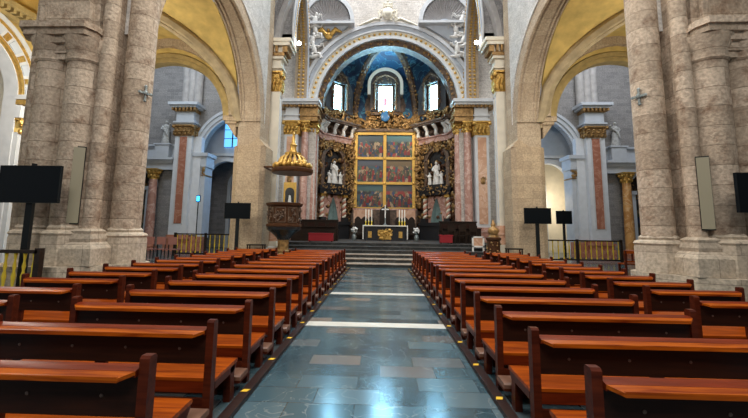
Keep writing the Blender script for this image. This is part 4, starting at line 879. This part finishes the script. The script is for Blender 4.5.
# side altars in the diagonal bays: curtain between twisted columns, statue niche above
def side_altar(s):
    j = 1 if s < 0 else 3; c, rz, ln = face_frame(j); c = Matrix.Translation(c) @ Matrix.Rotation(rz, 4, 'Z') @ Vector((s * .35, 0, 0)); w = 'pulpit side' if s < 0 else 'far side'
    r = thing('side_altar', 'black and gilt side altar with curtain and twisted columns beside the altarpiece, ' + w, 'altar', (c.x, c.y, ALT), rz, 'apse side altars')
    Z = -ALT
    MB().box(-1.35, 1.35, -.75, -.02, 0, 1.05).box(-1.4, 1.4, -.85, -.02, 1.05, 1.3).build('base', 'black', r, 0)
    MB().box(-.85, .85, -.35, -.02, 1.3, 3.3).build('back_panel', 'pink', r, 0)
    m = MB()     # curtain drawn open like a tent
    v = []; f = []; n = 24
    for i in range(n + 1):
        x = -1 + 2 * i / n
        for z, hw in ((1.32, .52), (2.0, .40), (2.6, .22), (3.1, .04)): v.append((x * hw, -.42 - .04 * math.cos(i * 1.9), z))
    for i in range(n):
        for k in range(3): q = i * 4 + k; f.append((q, q + 4, q + 5, q + 1))
    m.add(v, f).build('curtain', 'curtain', r, 50)
    for x in (-1.05, 1.05):
        MB().box(x - .24, x + .24, -.72, -.05, 1.3, 1.6).build('column_base', 'black', r, 0)
        p = MB(); q = MB()
        for ph, mb in ((0, p), (PI, q)): mb.tube([(x + .085 * math.cos(t * .8 + ph), -.42 + .085 * math.sin(t * .8 + ph), 1.6 + 1.55 * t / 28) for t in range(29)], .1, 7)
        p.build('twisted_column', 'redstrip', r, 60); q.build('twisted_column_band', 'cream', r, 60)
        MB().box(x - .2, x + .2, -.64, -.05, 3.15, 3.35).build('column_capital', 'gold', r, 0)
    m = MB().box(-1.4, 1.4, -.7, -.02, 3.35, 3.65).box(-1.5, 1.5, -.8, -.02, 3.65, 3.78)
    m.prism([(-1.45, 3.78), (-.5, 3.78), (-.5, 4.1), (-1.3, 3.95)], 'y', -.7, -.1).prism([(1.45, 3.78), (.5, 3.78), (.5, 4.1), (1.3, 3.95)], 'y', -.7, -.1).build('pediment', 'black', r, 0)
    m = MB().carving(-1.3, 1.3, -.72, 3.35, 4.0, 26, .1, random.Random(5), .08); m.build('pediment_gilding', 'oldgold', r, 50)
    MB().box(-.75, .75, -.66, -.1, 3.78, 4.15).build('statue_base', 'black', r, 0)
    # niche
    m = MB().box(-1.15, -.85, -.4, -.02, 3.9, 6.0).box(.85, 1.15, -.4, -.02, 3.9, 6.0); m.band(arc(0, 6.0, .85, PI, 0, 16), arc(0, 6.0, 1.15, PI, 0, 16), 'y', -.4, -.02); m.build('niche_frame', 'darkcarve', r, 30)
    MB().prism([(-.85, 3.9), (.85, 3.9)] + [(x, z) for x, z in arc(0, 6.0, .85, 0, PI, 14)], 'y', -.12, -.04).build('niche_back', 'black', r, 0)
    MB().carving(-1.35, 1.35, -.42, 6.75, 7.4, 50, .16, random.Random(6), .15).build('arch_gilding', 'oldgold', r, 50)
    MB().carving(-1.5, -1.15, -.3, 3.9, 6.8, 24, .13, random.Random(7), .12).build('niche_gilding', 'oldgold', r, 50)
    MB().carving(1.15, 1.5, -.3, 3.9, 6.8, 24, .13, random.Random(8), .12).build('niche_gilding', 'oldgold', r, 50)
    mt = Matrix.Translation(c) @ Matrix.Rotation(rz, 4, 'Z')
    p = mt @ Vector((0, -.42, ALT + 4.15)); robed_figure('niche_statue', 'tall white marble statue standing in the gilt niche, ' + w, 'statue', p, 1.75, 'statue', arm=s, seed=4, rz=rz, group='white niche statues')
    for q, t in ((-1, 'outer'), (1, 'inner')):
        p = mt @ Vector((q * .52, -.55, ALT + 4.15)); robed_figure('niche_statue', 'small white attendant statue at the ' + ('outer' if q == s else 'inner') + ' flank of the niche, ' + w, 'statue', p, .95, 'statue', arm=q, seed=q + 9, rz=rz, group='small niche statues')
for s in (-1, 1): side_altar(s)
# ================================================================== CHANCEL FURNITURE
ax, ay = XC + .03, 26.0
r = thing('high_altar', 'black marble high altar with white cloth and gilded emblem', 'altar', (ax, ay, ALT))
MB().box(-1.35, 1.35, -.42, .42, 0, .96).build('altar_block', 'black', r, 0)
MB().box(-1.5, 1.5, -.55, .55, .96, 1.03).box(-1.5, -1.44, -.56, .56, .1, .97).box(1.44, 1.5, -.56, .56, .1, .97).build('altar_cloth', 'linen', r, 0)
m = MB().prism([(-.5, .72), (.5, .72), (.36, .4), (.42, .1), (-.42, .1), (-.36, .4)], 'y', -.48, -.42).carving(-.42, .42, -.47, .15, .7, 26, .1, random.Random(3), .05); m.build('gilded_emblem', 'gold', r, 40)
for q in (-1, 1): MB().box(q * 1.02 - .12, q * 1.02 + .12, -.46, -.42, .2, .62).build('gilded_panel', 'gold', r, 0)
for k, x in enumerate((-1.32, -1.12, -.92, .96, 1.14, 1.32)):
    where = ['outermost', 'middle', 'innermost', 'innermost', 'middle', 'outermost'][k] + ' of the three ' + ('on the pulpit half' if k < 3 else 'on the far half')
    c = thing('altar_candle', 'tall white altar candle, ' + where, 'candle', (ax + x, ay - .05, ALT + 1.03), group='six altar candles')
    MB().lathe([(.075, 0), (.075, .02), (.02, .06), (.035, .14), (.02, .2), (.06, .26), (.05, .28)], n=10).build('candlestick', 'brass', c, 50); MB().lathe([(.034, .28), (.03, 1.04), (.006, 1.06), (.005, 1.1)], n=10).build('candle', 'wax', c, 50)
c = thing('altar_cross', 'white standing crucifix at the middle of the high altar', 'cross', (ax, ay + .1, ALT + 1.03))
MB().lathe([(.14, 0), (.14, .04), (.04, .12), (.03, .5)], n=10).build('foot', 'silver', c, 50); MB().box(-.035, .035, -.025, .025, .5, 1.4).box(-.25, .25, -.025, .025, 1.05, 1.13).build('cross', 'linen', c, 0)
for q, n in ((-1, 'pulpit'), (1, 'far')):
    c = thing('flower_vase', 'white flower arrangement on the platform at the ' + n + ' end of the high altar', 'flowers', (ax + q * 2.05, 25.3, ALT), group='altar flowers')
    MB().lathe([(.12, 0), (.14, .1), (.16, .3), (.09, .42), (.12, .46)], n=12).build('vase', 'silver', c, 50)
    m = MB(); rg = random.Random(q + 5)
    for k in range(26): a = rg.uniform(0, 6.28); rr = rg.uniform(0, .22); m.ball((rr * math.cos(a), rr * math.sin(a), .5 + rg.uniform(0, .35)), rg.uniform(.04, .075), 6, 4)
    m.build('blossoms', 'statue', c, 50)
    m = MB()
    for k in range(6): a = k; m.tube([(0, 0, .4), (.1 * math.cos(a), .1 * math.sin(a), .55), (.2 * math.cos(a), .2 * math.sin(a), .7)], .012, 4)
    m.build('stems', 'curtain', c)
c = thing('celebrant_chair', 'tall dark carved chair behind the altar cross', 'chair', (ax, 28.6, ALT))
MB().box(-.4, .4, -.35, .35, .4, .5).build('seat', 'red', c, 0); MB().box(-.4, .4, .28, .36, .5, 2.1).prism([(-.4, 2.1), (.4, 2.1), (.3, 2.35), (0, 2.5), (-.3, 2.35)], 'y', .28, .36).build('backrest', 'stall', c, 0)
for q in (-1, 1):
    MB().box(q * .4 - .04, q * .4 + .04, -.3, .3, .72, .8).box(q * .4 - .035, q * .4 + .035, -.3, -.23, .5, .72).build('armrest', 'stall', c, 0)
    for y in (-.3, .3): MB().box(q * .36 - .04, q * .36 + .04, y - .04, y + .04, 0, .4).build('leg', 'stall', c, 0)
for q, n in ((-1, 'pulpit side'), (1, 'far side')):
    c = thing('carved_bench', 'dark carved bench with wavy back behind the altar candles, ' + n, 'bench', (ax + q * 1.55, 29.0, ALT), group='carved benches behind the altar')
    MB().box(-.75, .75, -.3, .3, .38, .46).build('seat', 'stall', c, 0)
    MB().prism([(-.75, .46), (.75, .46)] + [(.75 - 1.5 * k / 24, 1.5 + .22 * abs(math.sin(k * PI / 8))) for k in range(25)], 'y', .24, .3).build('backrest', 'stall', c, 0)
    for x in (-.68, .68): MB().box(x - .05, x + .05, -.28, .28, 0, .38).build('leg', 'stall', c, 0)
def stall(x0, x1, y, name_label, seats, rz=0, zt=1.25):
    c = thing('choir_stall', name_label, 'stall', ((x0 + x1) / 2, y, ALT), rz, 'dark choir stalls'); w = (x1 - x0) / 2
    MB().box(-w, w, .25, .33, 0, zt).box(-w - .04, w + .04, .18, .38, zt, zt + .08).build('back', 'stall', c, 0)
    MB().box(-w, w, -.25, .25, .4, .47).build('seat', 'stall', c, 0); MB().box(-w, w, -.9, -.82, 0, .85).box(-w, w, -1.05, -.75, .85, .9).build('desk_front', 'stall', c, 0)
    for k in range(seats + 1):
        x = -w + 2 * w * k / seats; MB().box(x - .04, x + .04, -.28, .25, 0, .7).box(x - .06, x + .06, -.32, .25, .7, .76).build('seat_divider', 'stall', c, 0)
    for k in range(seats): x = -w + 2 * w * (k + .5) / seats; MB().box(x - w / seats * .7, x + w / seats * .7, .22, .26, .75, zt - .12).build('carved_panel', 'back', c, 0)
stall(-5.5, -2.75, 24.1, 'dark choir stall below the pink columns, behind the long red kneeler', 4)
stall(3.7, 6.0, 24.1, 'dark choir stall below the pink columns, behind the short red kneeler', 3)
for x0, x1, n in ((-4.15, -2.75, 'long red velvet kneeler beside the altar steps, pulpit side'), (3.35, 4.05, 'short red velvet kneeler beside the altar steps, opposite the pulpit')):
    c = thing('red_kneeler', n, 'kneeler', ((x0 + x1) / 2, 21.9, ALT), group='red kneelers'); w = (x1 - x0) / 2
    MB().box(-w, w, -.02, .3, .06, .44).build('velvet_drape', 'red', c, 0); MB().box(-w - .03, w + .03, -.04, .32, .44, .5).build('top_cushion', 'red', c, 0)
    for q in (-1, 1): MB().box(q * (w - .06) - .04, q * (w - .06) + .04, 0, .28, 0, .06).build('foot', 'stall', c, 0)
for q in range(3):
    x = 4.1 + q * .62
    c = thing('dark_chair', 'dark wooden chair in front of the choir stall, %s from the altar' % ('first', 'second', 'third')[q], 'chair', (x, 22.6, ALT), group='dark chancel chairs')
    MB().box(-.22, .22, -.22, .22, .42, .47).build('seat', 'stall', c, 0); MB().box(-.22, .22, -.24, -.2, .7, 1.05).box(-.22, -.18, -.24, -.2, .47, .7).box(.18, .22, -.24, -.2, .47, .7).build('backrest', 'stall', c, 0)
    for a in (-.19, .19):
        for b in (-.19, .19): MB().box(a - .025, a + .025, b - .025, b + .025, 0, .42).build('leg', 'stall', c, 0)

# ---- pulpit and its sounding board
px_, py_ = -4.6, 18.0
r = thing('pulpit', 'octagonal carved walnut pulpit on a dark goblet foot', 'pulpit', (px_, py_, 0))
MB().lathe([(.5, 0), (.5, .2), (.36, .3), (.3, .55), (.34, .62), (.26, .7), (.26, 1.15), (.32, 1.2)], n=8, rot=PI / 8).build('pedestal', 'oldgold', r, 20)
MB().lathe([(.28, 1.15), (.34, 1.25), (.55, 1.45), (.8, 1.62), (.82, 1.75)], n=16).build('goblet_foot', 'black', r, 40)
m = MB().lathe([(.76, 1.75), (.76, 2.75)], n=8, rot=PI / 8).lathe([(.8, 1.72), (.83, 1.78), (.83, 1.86), (.76, 1.9)], n=8, rot=PI / 8).lathe([(.76, 2.68), (.86, 2.76), (.88, 2.86), (.8, 2.88)], n=8, rot=PI / 8); m.build('octagonal_box', 'pulpitwood', r, 20)
for k in range(8):
    a = 2 * PI * k / 8; m = MB(); m.T = Matrix.Rotation(a + PI / 2, 4, 'Z') @ Matrix.Translation((0, -.715, 0))
    m.carving(-.2, .2, 0, 2.0, 2.6, 14, .07, random.Random(k), .03); m.box(-.24, .24, -.02, 0, 1.95, 1.98).box(-.24, .24, -.02, 0, 2.62, 2.65).box(-.24, -.21, -.02, 0, 1.95, 2.65).box(.21, .24, -.02, 0, 1.95, 2.65); m.build('carved_panel', 'darkcarve', r, 40)
r = thing('sounding_board', 'round wooden pulpit canopy with a gilded crown and spire', 'canopy', (px_ + .3, py_, 4.3))
MB().lathe([(.2, .02), (.95, 0), (1.0, .08), (1.0, .18), (.9, .24), (.3, .3)], n=28).build('disc', 'pulpitwood', r, 40)
m = MB(); rg = random.Random(4)
for k in range(28):
    a = 2 * PI * k / 28; m.ball((.86 * math.cos(a), .86 * math.sin(a), .33 + .05 * (k % 2)), (.1, .1, .12), 6, 5)
for k in range(16): a = 2 * PI * k / 16; m.ball((.6 * math.cos(a), .6 * math.sin(a), .52), (.12, .12, .16), 6, 5); m.tube([(.75 * math.cos(a), .75 * math.sin(a), .35), (.55 * math.cos(a), .55 * math.sin(a), .75), (.25 * math.cos(a), .25 * math.sin(a), .95)], [.07, .06, .04], 5)
m.build('gilded_crown', 'gold', r, 50)
MB().lathe([(.4, .9), (.42, 1.0), (.2, 1.05), (.14, 1.3), (.2, 1.4), (.1, 1.5), (.06, 1.9), (.09, 1.95), (.02, 2.1)], n=12).build('spire', 'gold', r, 50)
MB().box(-1.4, -.3, -.06, .06, .28, .36).tube([(-1.35, 0, .3), (-1.4, 1.0, .34), (-1.35, 2.1, .34)], .05, 6).build('wall_bracket', 'pulpitwood', r)

r = thing('framed_icon', 'gilded frame with a dark arched figure picture behind the pulpit', 'picture', (-6.05, 24.88, 3.2))
MB().box(-.42, .42, -.06, .02, 0, 1.5).build('frame', 'framegold', r, 0); MB().prism([(-.3, .12), (.3, .12)] + [(x, z) for x, z in arc(0, .85, .3, 0, PI, 12)], 'y', -.08, -.06).build('picture', 'black', r, 0)
MB().prism([(-.1, .15), (.12, .15), (.08, .6), (-.04, .65)], 'y', -.09, -.08).build('painted_robe', 'linen', r, 0)
r = thing('urn_stand', 'brown carved round cabinet with an urn shaped top', 'stand', (5.5, 19.0, 0))
MB().lathe([(.36, 0), (.36, .12), (.31, .18), (.31, 1.2), (.37, 1.28), (.37, 1.36), (.28, 1.4)], n=12).build('cabinet', 'pulpitwood', r, 30)
MB().lathe([(.28, 1.4), (.2, 1.5), (.28, 1.68), (.24, 1.8), (.1, 1.92), (.12, 2.0), (.07, 2.1), (.02, 2.25)], n=14).build('urn_top', 'oldgold', r, 50)
m = MB(); rg = random.Random(6)
for k in range(50): a = rg.uniform(0, 6.28); m.ball((.32 * math.cos(a), .32 * math.sin(a), rg.uniform(.3, 1.15)), rg.uniform(.03, .06), 5, 4)
m.build('relief_carving', 'oldgold', r, 50)
def small_table(x, y, n, w=.6):
    r = thing('side_table', n, 'table', (x, y, 0), group='small side tables')
    MB().box(-w / 2, w / 2, -.2, .2, .86, .92).build('top', 'stall', r, 0)
    for a in (-1, 1):
        for b in (-.16, .16): MB().box(a * (w / 2 - .04) - .025, a * (w / 2 - .04) + .025, b - .025, b + .025, 0, .86).build('leg', 'stall', r, 0)
    return r
small_table(6.1, 17.9, 'small dark table at the foot of the square pier beside the carved urn cabinet', .7); small_table(-5.85, 17.9, 'small dark table at the foot of the square pier beside the pulpit', .8)
for x, y, n in ((-5.45, 19.2, 'white framed board leaning near the pulpit foot'), (5.0, 20.0, 'white framed board near the carved urn cabinet')):
    z0 = 0 if x < 0 else .622
    r = thing('framed_board', n, 'board', (x, y, z0), group='white framed boards'); m = MB()
    for q in (-.27, .27): m.box(q - .04, q + .04, -.03, .03, 0, .78)
    for z in (.26, .74): m.box(-.31, .31, -.03, .03, z - .04, z + .04)
    m.build('frame', 'linen', r, 0); MB().box(-.23, .23, -.015, .015, .3, .7).build('panel', 'salmon', r, 0)

# ---- display screens on poles
def screen(x, y, zc, w, h, label):
    r = thing('display_screen', label, 'screen', (x, y, 0), group='display screens')
    m = MB().box(-w / 2, w / 2, -.03, .03, zc - h / 2, zc + h / 2); m.build('panel', 'screen', r, 0)
    m = MB(); b = .018
    for a0, a1, z0, z1 in ((-w / 2, w / 2, -h / 2, -h / 2 + b), (-w / 2, w / 2, h / 2 - b, h / 2), (-w / 2, -w / 2 + b, -h / 2, h / 2), (w / 2 - b, w / 2, -h / 2, h / 2)): m.box(a0, a1, -.037, -.03, zc + z0, zc + z1)
    m.build('bezel', 'metal', r, 0)
    MB().box(-.075, .075, .03, .11, .04, zc + h * .2).build('pole', 'metal', r, 0); MB().box(-.3, .3, -.02, .06, zc - .15, zc + .15).box(-.02, .02, .0, .1, zc, zc + h / 2 + .06).build('mount', 'metal', r, 0)
    MB().prism([(.45 * math.cos(a * PI / 4 + PI / 8), .25 * math.sin(a * PI / 4 + PI / 8) + .05) for a in range(8)], 'z', 0, .04).build('base_plate', 'metal', r, 0)
screen(-7.89, 8.2, 2.6, 1.42, .84, 'large black display screen on a pole in front of the clustered pier, pulpit side')
screen(8.13, 8.2, 2.57, 1.42, .84, 'large black display screen cut off at the picture edge, opposite the pulpit')
screen(-6.72, 17.6, 2.46, 1.22, .74, 'small black display screen on a pole before the square pier near the pulpit')
screen(7.1, 17.6, 2.4, 1.2, .72, 'small black display screen on a pole before the square pier opposite the pulpit')
screen(11.9, 25.3, 2.62, 1.0, .85, 'distant black screen in the warm lit archway beyond the square pier')

# ---- wood railings with brass balusters
def railing(x0, x1, y, h, n, label, ends):
    r = thing('railing', label, 'railing', ((x0 + x1) / 2, y, 0), group='railings with brass balusters'); w = (x1 - x0) / 2
    MB().box(-w, w, -.06, .06, h - .07, h).build('top_rail', 'stall', r, 0); MB().box(-w, w, -.05, .05, .12, .2).build('bottom_rail', 'stall', r, 0)
    for k in range(n):
        x = -w + 2 * w * (k + .5) / n; q = .045 * min(1, 2 * w / n / .16)
        MB().lathe([(q * .9, .2), (q * .9, .26), (q * .4, .34), (q * .8, h * .45), (q, h * .52), (q * .5, h * .62), (q * .8, h * .7), (q * .4, h * .8), (q * .8, h - .07)], x, 0, 8).build('baluster', 'brass', r, 60)
    for x in ends: MB().box(x * w - .06, x * w + .06, -.06, .06, 0, h + .04).build('post', 'stall', r, 0)
railing(-10.2, -7.3, 8.0, 1.16, 14, 'dark railing with brass balusters beside the large screen pole, pulpit side', (-1, 1))
railing(7.62, 10.6, 8.0, .98, 14, 'dark railing with brass balusters at the foot of the clustered pier opposite the pulpit', (-1, 1))
railing(-12.0, -8.4, 22.0, 1.3, 13, 'dark railing with brass balusters beyond the aisle arch, pulpit side', (-1, 0, 1))
railing(8.6, 13.4, 22.0, 1.25, 16, 'dark railing with brass balusters beyond the aisle arch opposite the pulpit', (-1, 0, 1))

# ---- column loudspeakers and metal crosses on the piers
for x, y, z0, z1, n in ((-7.53, 9.06, 1.72, 3.65, 'slim olive column loudspeaker on the clustered pier behind the large left screen'), (7.5, 9.06, 1.78, 3.5, 'slim olive column loudspeaker on the clustered pier opposite the pulpit')):
    r = thing('column_loudspeaker', n, 'loudspeaker', (x, y, z0), math.radians(32 if x < 0 else -32), 'column loudspeakers'); h = z1 - z0
    MB().box(-.125, .125, -.06, .06, 0, h).build('cabinet', 'metal', r, 0); MB().box(-.115, .115, -.085, -.06, .03, h - .03).build('grille', 'speaker', r, 0); MB().box(-.06, .06, .06, .22, h * .5 - .05, h * .5 + .05).build('wall_mount', 'metal', r, 0)
for s, off, n in ((-1, 0, 'pulpit side'), (1, -.3, 'opposite the pulpit')):
    cx, cy = X(s, 7.05) + off, 9.95; a = math.radians(-30) if s < 0 else math.radians(-150)
    p = (cx + .38 * math.cos(a), cy + .38 * math.sin(a), 5.28 if s < 0 else 5.2)
    r = thing('metal_cross', 'small ornate metal cross on the clustered pier, ' + n, 'cross', p, a + PI / 2, 'wall crosses')
    MB().box(-.025, .025, -.05, -.01, -.2, .2).box(-.15, .15, -.05, -.01, -.02, .04).build('bars', 'silver', r, 0)
    for q in ((0, .2), (0, -.2), (.15, .01), (-.15, .01)): MB().ball((q[0], -.03, q[1]), (.045, .025, .045), 6, 5).build('finial', 'silver', r, 50)
    MB().ball((0, -.05, .01), (.07, .03, .07), 8, 5).build('centre_boss', 'silver', r, 50)

# ---- transept chairs, bench, lamp stand
def chair_proto(x, y, label):
    r = thing('stacking_chair', label, 'chair', (x, y, 0), group='rose coloured chairs')
    MB().box(-.24, .24, -.22, .22, .43, .48).build('seat', 'rosechair', r, 0); MB().box(-.24, .24, -.25, -.21, .72, 1.12).build('backrest', 'rosechair', r, 0)
    for a in (-.21, .21):
        for b in (-.2, .2): MB().box(a - .02, a + .02, b - .02, b + .02, 0, .43 if b > 0 else .9).build('leg', 'metal', r, 0)
    return r
names = ['nearest the clustered pier', 'second from the clustered pier', 'third from the clustered pier', 'nearest the brass railing']
c0 = chair_proto(-13.1, 20.6, 'rose coloured chair in the transept, ' + names[0])
for k in range(1, 4): c = copy_tree(c0); c.location.x = -13.1 + .62 * k; c['label'] = 'rose coloured chair in the transept, ' + names[k]
r = thing('slatted_bench', 'orange brown bench with slatted back beside the clustered pier plinth', 'bench', (10.75, 16.4, 0))
MB().box(-.8, .8, -.2, .25, .4, .45).build('seat', 'seat', r, 0); MB().box(-.8, .8, -.26, -.2, .85, .97).box(-.8, .8, -.26, -.2, .5, .56).build('back_rail', 'seat', r, 0)
for k in range(7): MB().box(-.76 + k * .245, -.7 + k * .245, -.25, -.21, .56, .85).build('back_slat', 'post', r, 0)
for a in (-.76, .76):
    for b in (-.23, .2): MB().box(a - .035, a + .035, b - .035, b + .035, 0, .4 if b > 0 else .97).build('leg', 'post', r, 0)
r = thing('light_stand', 'slim dark stand with a small bright blue light against the white pilaster', 'lamp', (-12.35, 25.2, 0))
MB().cyl(0, 0, 0, .05, .25, n=12).cyl(0, 0, .05, 3.4, .035, n=8).build('stand', 'metal', r); MB().box(-.13, .13, -.05, .05, 3.35, 3.8).build('lamp_housing', 'metal', r, 0); MB().box(-.1, .1, -.06, -.05, 3.4, 3.75).build('blue_light', 'bluescreen', r, 0)
for s in (-1, 1):
    r = thing('chapel_altar', 'dim gilded altar inside the dark side chapel ' + ('on the pulpit side' if s < 0 else 'opposite the pulpit side'), 'altar', (X(s, 18.35), 28.9, 0), group='side chapel altars')
    MB().box(-1.0, 1.0, -.3, .4, 0, 1.05).build('altar_block', 'black', r, 0)
    m = MB().box(-1.1, 1.1, .1, .4, 1.05, 1.3).box(-1.1, -.8, .1, .4, 1.3, 4.2).box(.8, 1.1, .1, .4, 1.3, 4.2).box(-1.2, 1.2, .1, .4, 4.2, 4.5); m.build('retable_frame', 'darkcarve', r, 0)
    MB().carving(-1.1, 1.1, .08, 4.2, 5.2, 40, .12, random.Random(s + 3), .1).build('retable_gilding', 'oldgold', r, 50)
    MB().box(-.8, .8, .2, .3, 1.3, 4.2).build('retable_picture', painting_mat('chapel_picture_%d' % (s + 1), 21 + s, (.08, .08, .09), (.04, .03, .02)), r, 0)

# ================================================================== PEWS
def make_pew(half, label, group):
    r = thing('pew', label, 'pew', (0, 0, 0), group=group); w = half
    for q in (-1, 1):
        x0, x1 = sorted((q * w, q * (w - .066)))
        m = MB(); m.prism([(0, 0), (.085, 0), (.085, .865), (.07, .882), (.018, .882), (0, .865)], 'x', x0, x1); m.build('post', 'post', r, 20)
        m = MB(); a, b = sorted((q * w, q * (w - .07))); m.prism([(.47, 0), (.57, 0), (.55, .33), (.45, .33)], 'x', a, b); m.build('leg', 'post', r, 20)
        m = MB(); m.prism([(.1, .27), (.56, .27), (.6, .31), (.6, .335), (.1, .335)], 'x', a, b); m.build('seat_bracket', 'post', r, 20)
    wi = w - .066
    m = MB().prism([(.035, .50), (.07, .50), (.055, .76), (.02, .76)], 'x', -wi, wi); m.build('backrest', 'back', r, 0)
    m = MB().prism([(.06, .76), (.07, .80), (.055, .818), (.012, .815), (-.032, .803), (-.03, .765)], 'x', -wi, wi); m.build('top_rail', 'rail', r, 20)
    # sloping book ledge with clipped corners
    m = MB(); yb, yf, zb, zf, t = -.03, -.098, .8025, .780, .024
    top = [(-wi, yb, zb), (wi, yb, zb), (wi - .075, yf, zf), (-wi + .075, yf, zf)]
    v = top + [(x, y, z - t) for x, y, z in top]
    m.add(v, [(3, 2, 1, 0)[::-1], (4, 5, 6, 7)[::-1], (0, 1, 5, 4)[::-1], (1, 2, 6, 5)[::-1], (2, 3, 7, 6)[::-1], (3, 0, 4, 7)[::-1]])
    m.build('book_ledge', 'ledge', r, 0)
    m = MB().prism([(-.098, .780), (-.084, .784), (-.084, .790), (-.095, .788)], 'x', -wi + .075, wi - .075); m.build('ledge_lip', 'ledge', r, 0)
    n = 4
    for k in range(n): x = -wi + 2 * wi * (k + .5) / n; MB().lathe([(.0, 0), (.012, .003), (.014, .01)], n=8).build('bolt', 'bolt', r, 50).matrix_local = Matrix.Translation((x, .02, .63)) @ Matrix.Rotation(-PI / 2, 4, 'X')
    MB().prism([(.09, .335), (.62, .335), (.635, .35), (.62, .372), (.09, .362)], 'x', -w, w).build('seat', 'seat', r, 20)
    MB().box(-wi, wi, .53, .56, .25, .335).build('seat_apron', 'post', r, 0); MB().box(-wi, wi, .095, .125, .235, .335).build('rear_apron', 'rail', r, 0)
    MB().box(-.05, .05, .06, .1, .0, .5).box(-.05, .05, .1, .5, .25, .335).box(-.04, .04, .46, .54, 0, .3).build('centre_support', 'post', r, 0)
    MB().box(-wi, wi, .05, .09, .12, .2).build('stretcher', 'post', r, 0)
    c = MB().box(-w - .03, w + .03, -.3, -.06, .11, .135).build('kneeler_board', 'post', r, 0)
    m = MB().prism([(-.3, .135), (-.06, .135), (-.06, .17), (-.08, .185), (-.28, .185), (-.3, .17)], 'x', -w - .03, w + .03); m.build('kneeler_pad', 'leather', c, 20)
    m = MB()
    for x in (-w + .2, w - .2): m.box(x - .04, x + .04, -.2, .06, .07, .11); m.box(x - .04, x + .04, -.2, -.12, 0, .11)
    m.build('kneeler_foot', 'post', c, 0)
    return r
ORD = ['first', 'second', 'third', 'fourth', 'fifth', 'sixth', 'seventh', 'eighth', 'ninth', 'tenth', 'eleventh', 'twelfth', 'thirteenth', 'fourteenth', 'fifteenth']
Y0, DY, NR = 2.5, .95, 15
blocks = [('L', -3.56, -1.46, 0), ('R', 1.29, 3.44, 0), ('LO', -6.02, -4.28, 2), ('RO', 4.17, 5.66, 2)]
for key, xa, xb, k0 in blocks:
    main = len(key) == 1; pul = key[0] == 'L'
    proto = None
    for k in range(k0, NR):
        o_ = ORD[NR - 1 - k]
        if main: lab = ('varnished wooden pew beside the aisle, %s row from the altar steps, ' % o_) + ('pulpit side' if pul else 'opposite the pulpit')
        else: lab = ('varnished wooden pew of the outer block, %s row from the altar steps, ' % o_) + ('pulpit side' if pul else 'opposite the pulpit')
        grp = ('pews along the aisle, ' if main else 'outer pews, ') + ('pulpit side' if pul else 'opposite the pulpit')
        if proto is None: proto = p = make_pew((xb - xa) / 2, lab, grp)
        else: p = copy_tree(proto); p['label'] = lab
        p.location = ((xa + xb) / 2 + rnd.uniform(-.012, .012), Y0 + DY * k + rnd.uniform(-.015, .015), 0); p.rotation_euler.z = rnd.uniform(-.004, .004)
for x0, x1, n in ((-1.43, -1.31, 'pulpit side'), (1.14, 1.26, 'opposite the pulpit')):
    r = thing('floor_rail', 'long dark wooden floor rail along the pew ends with yellow tape marks, ' + n, 'rail', ((x0 + x1) / 2, 0, 0), group='pew floor rails')
    MB().box(-.05, .05, 1.6, 16.6, 0, .05).build('beam', 'back', r, 0)
    for k in range(NR): y = Y0 + DY * k + .6; MB().prism([(-.045, y), (.02, y), (.04, y + .06), (-.025, y + .06)], 'z', .045, .053).build('tape_mark', 'tape', r, 0)
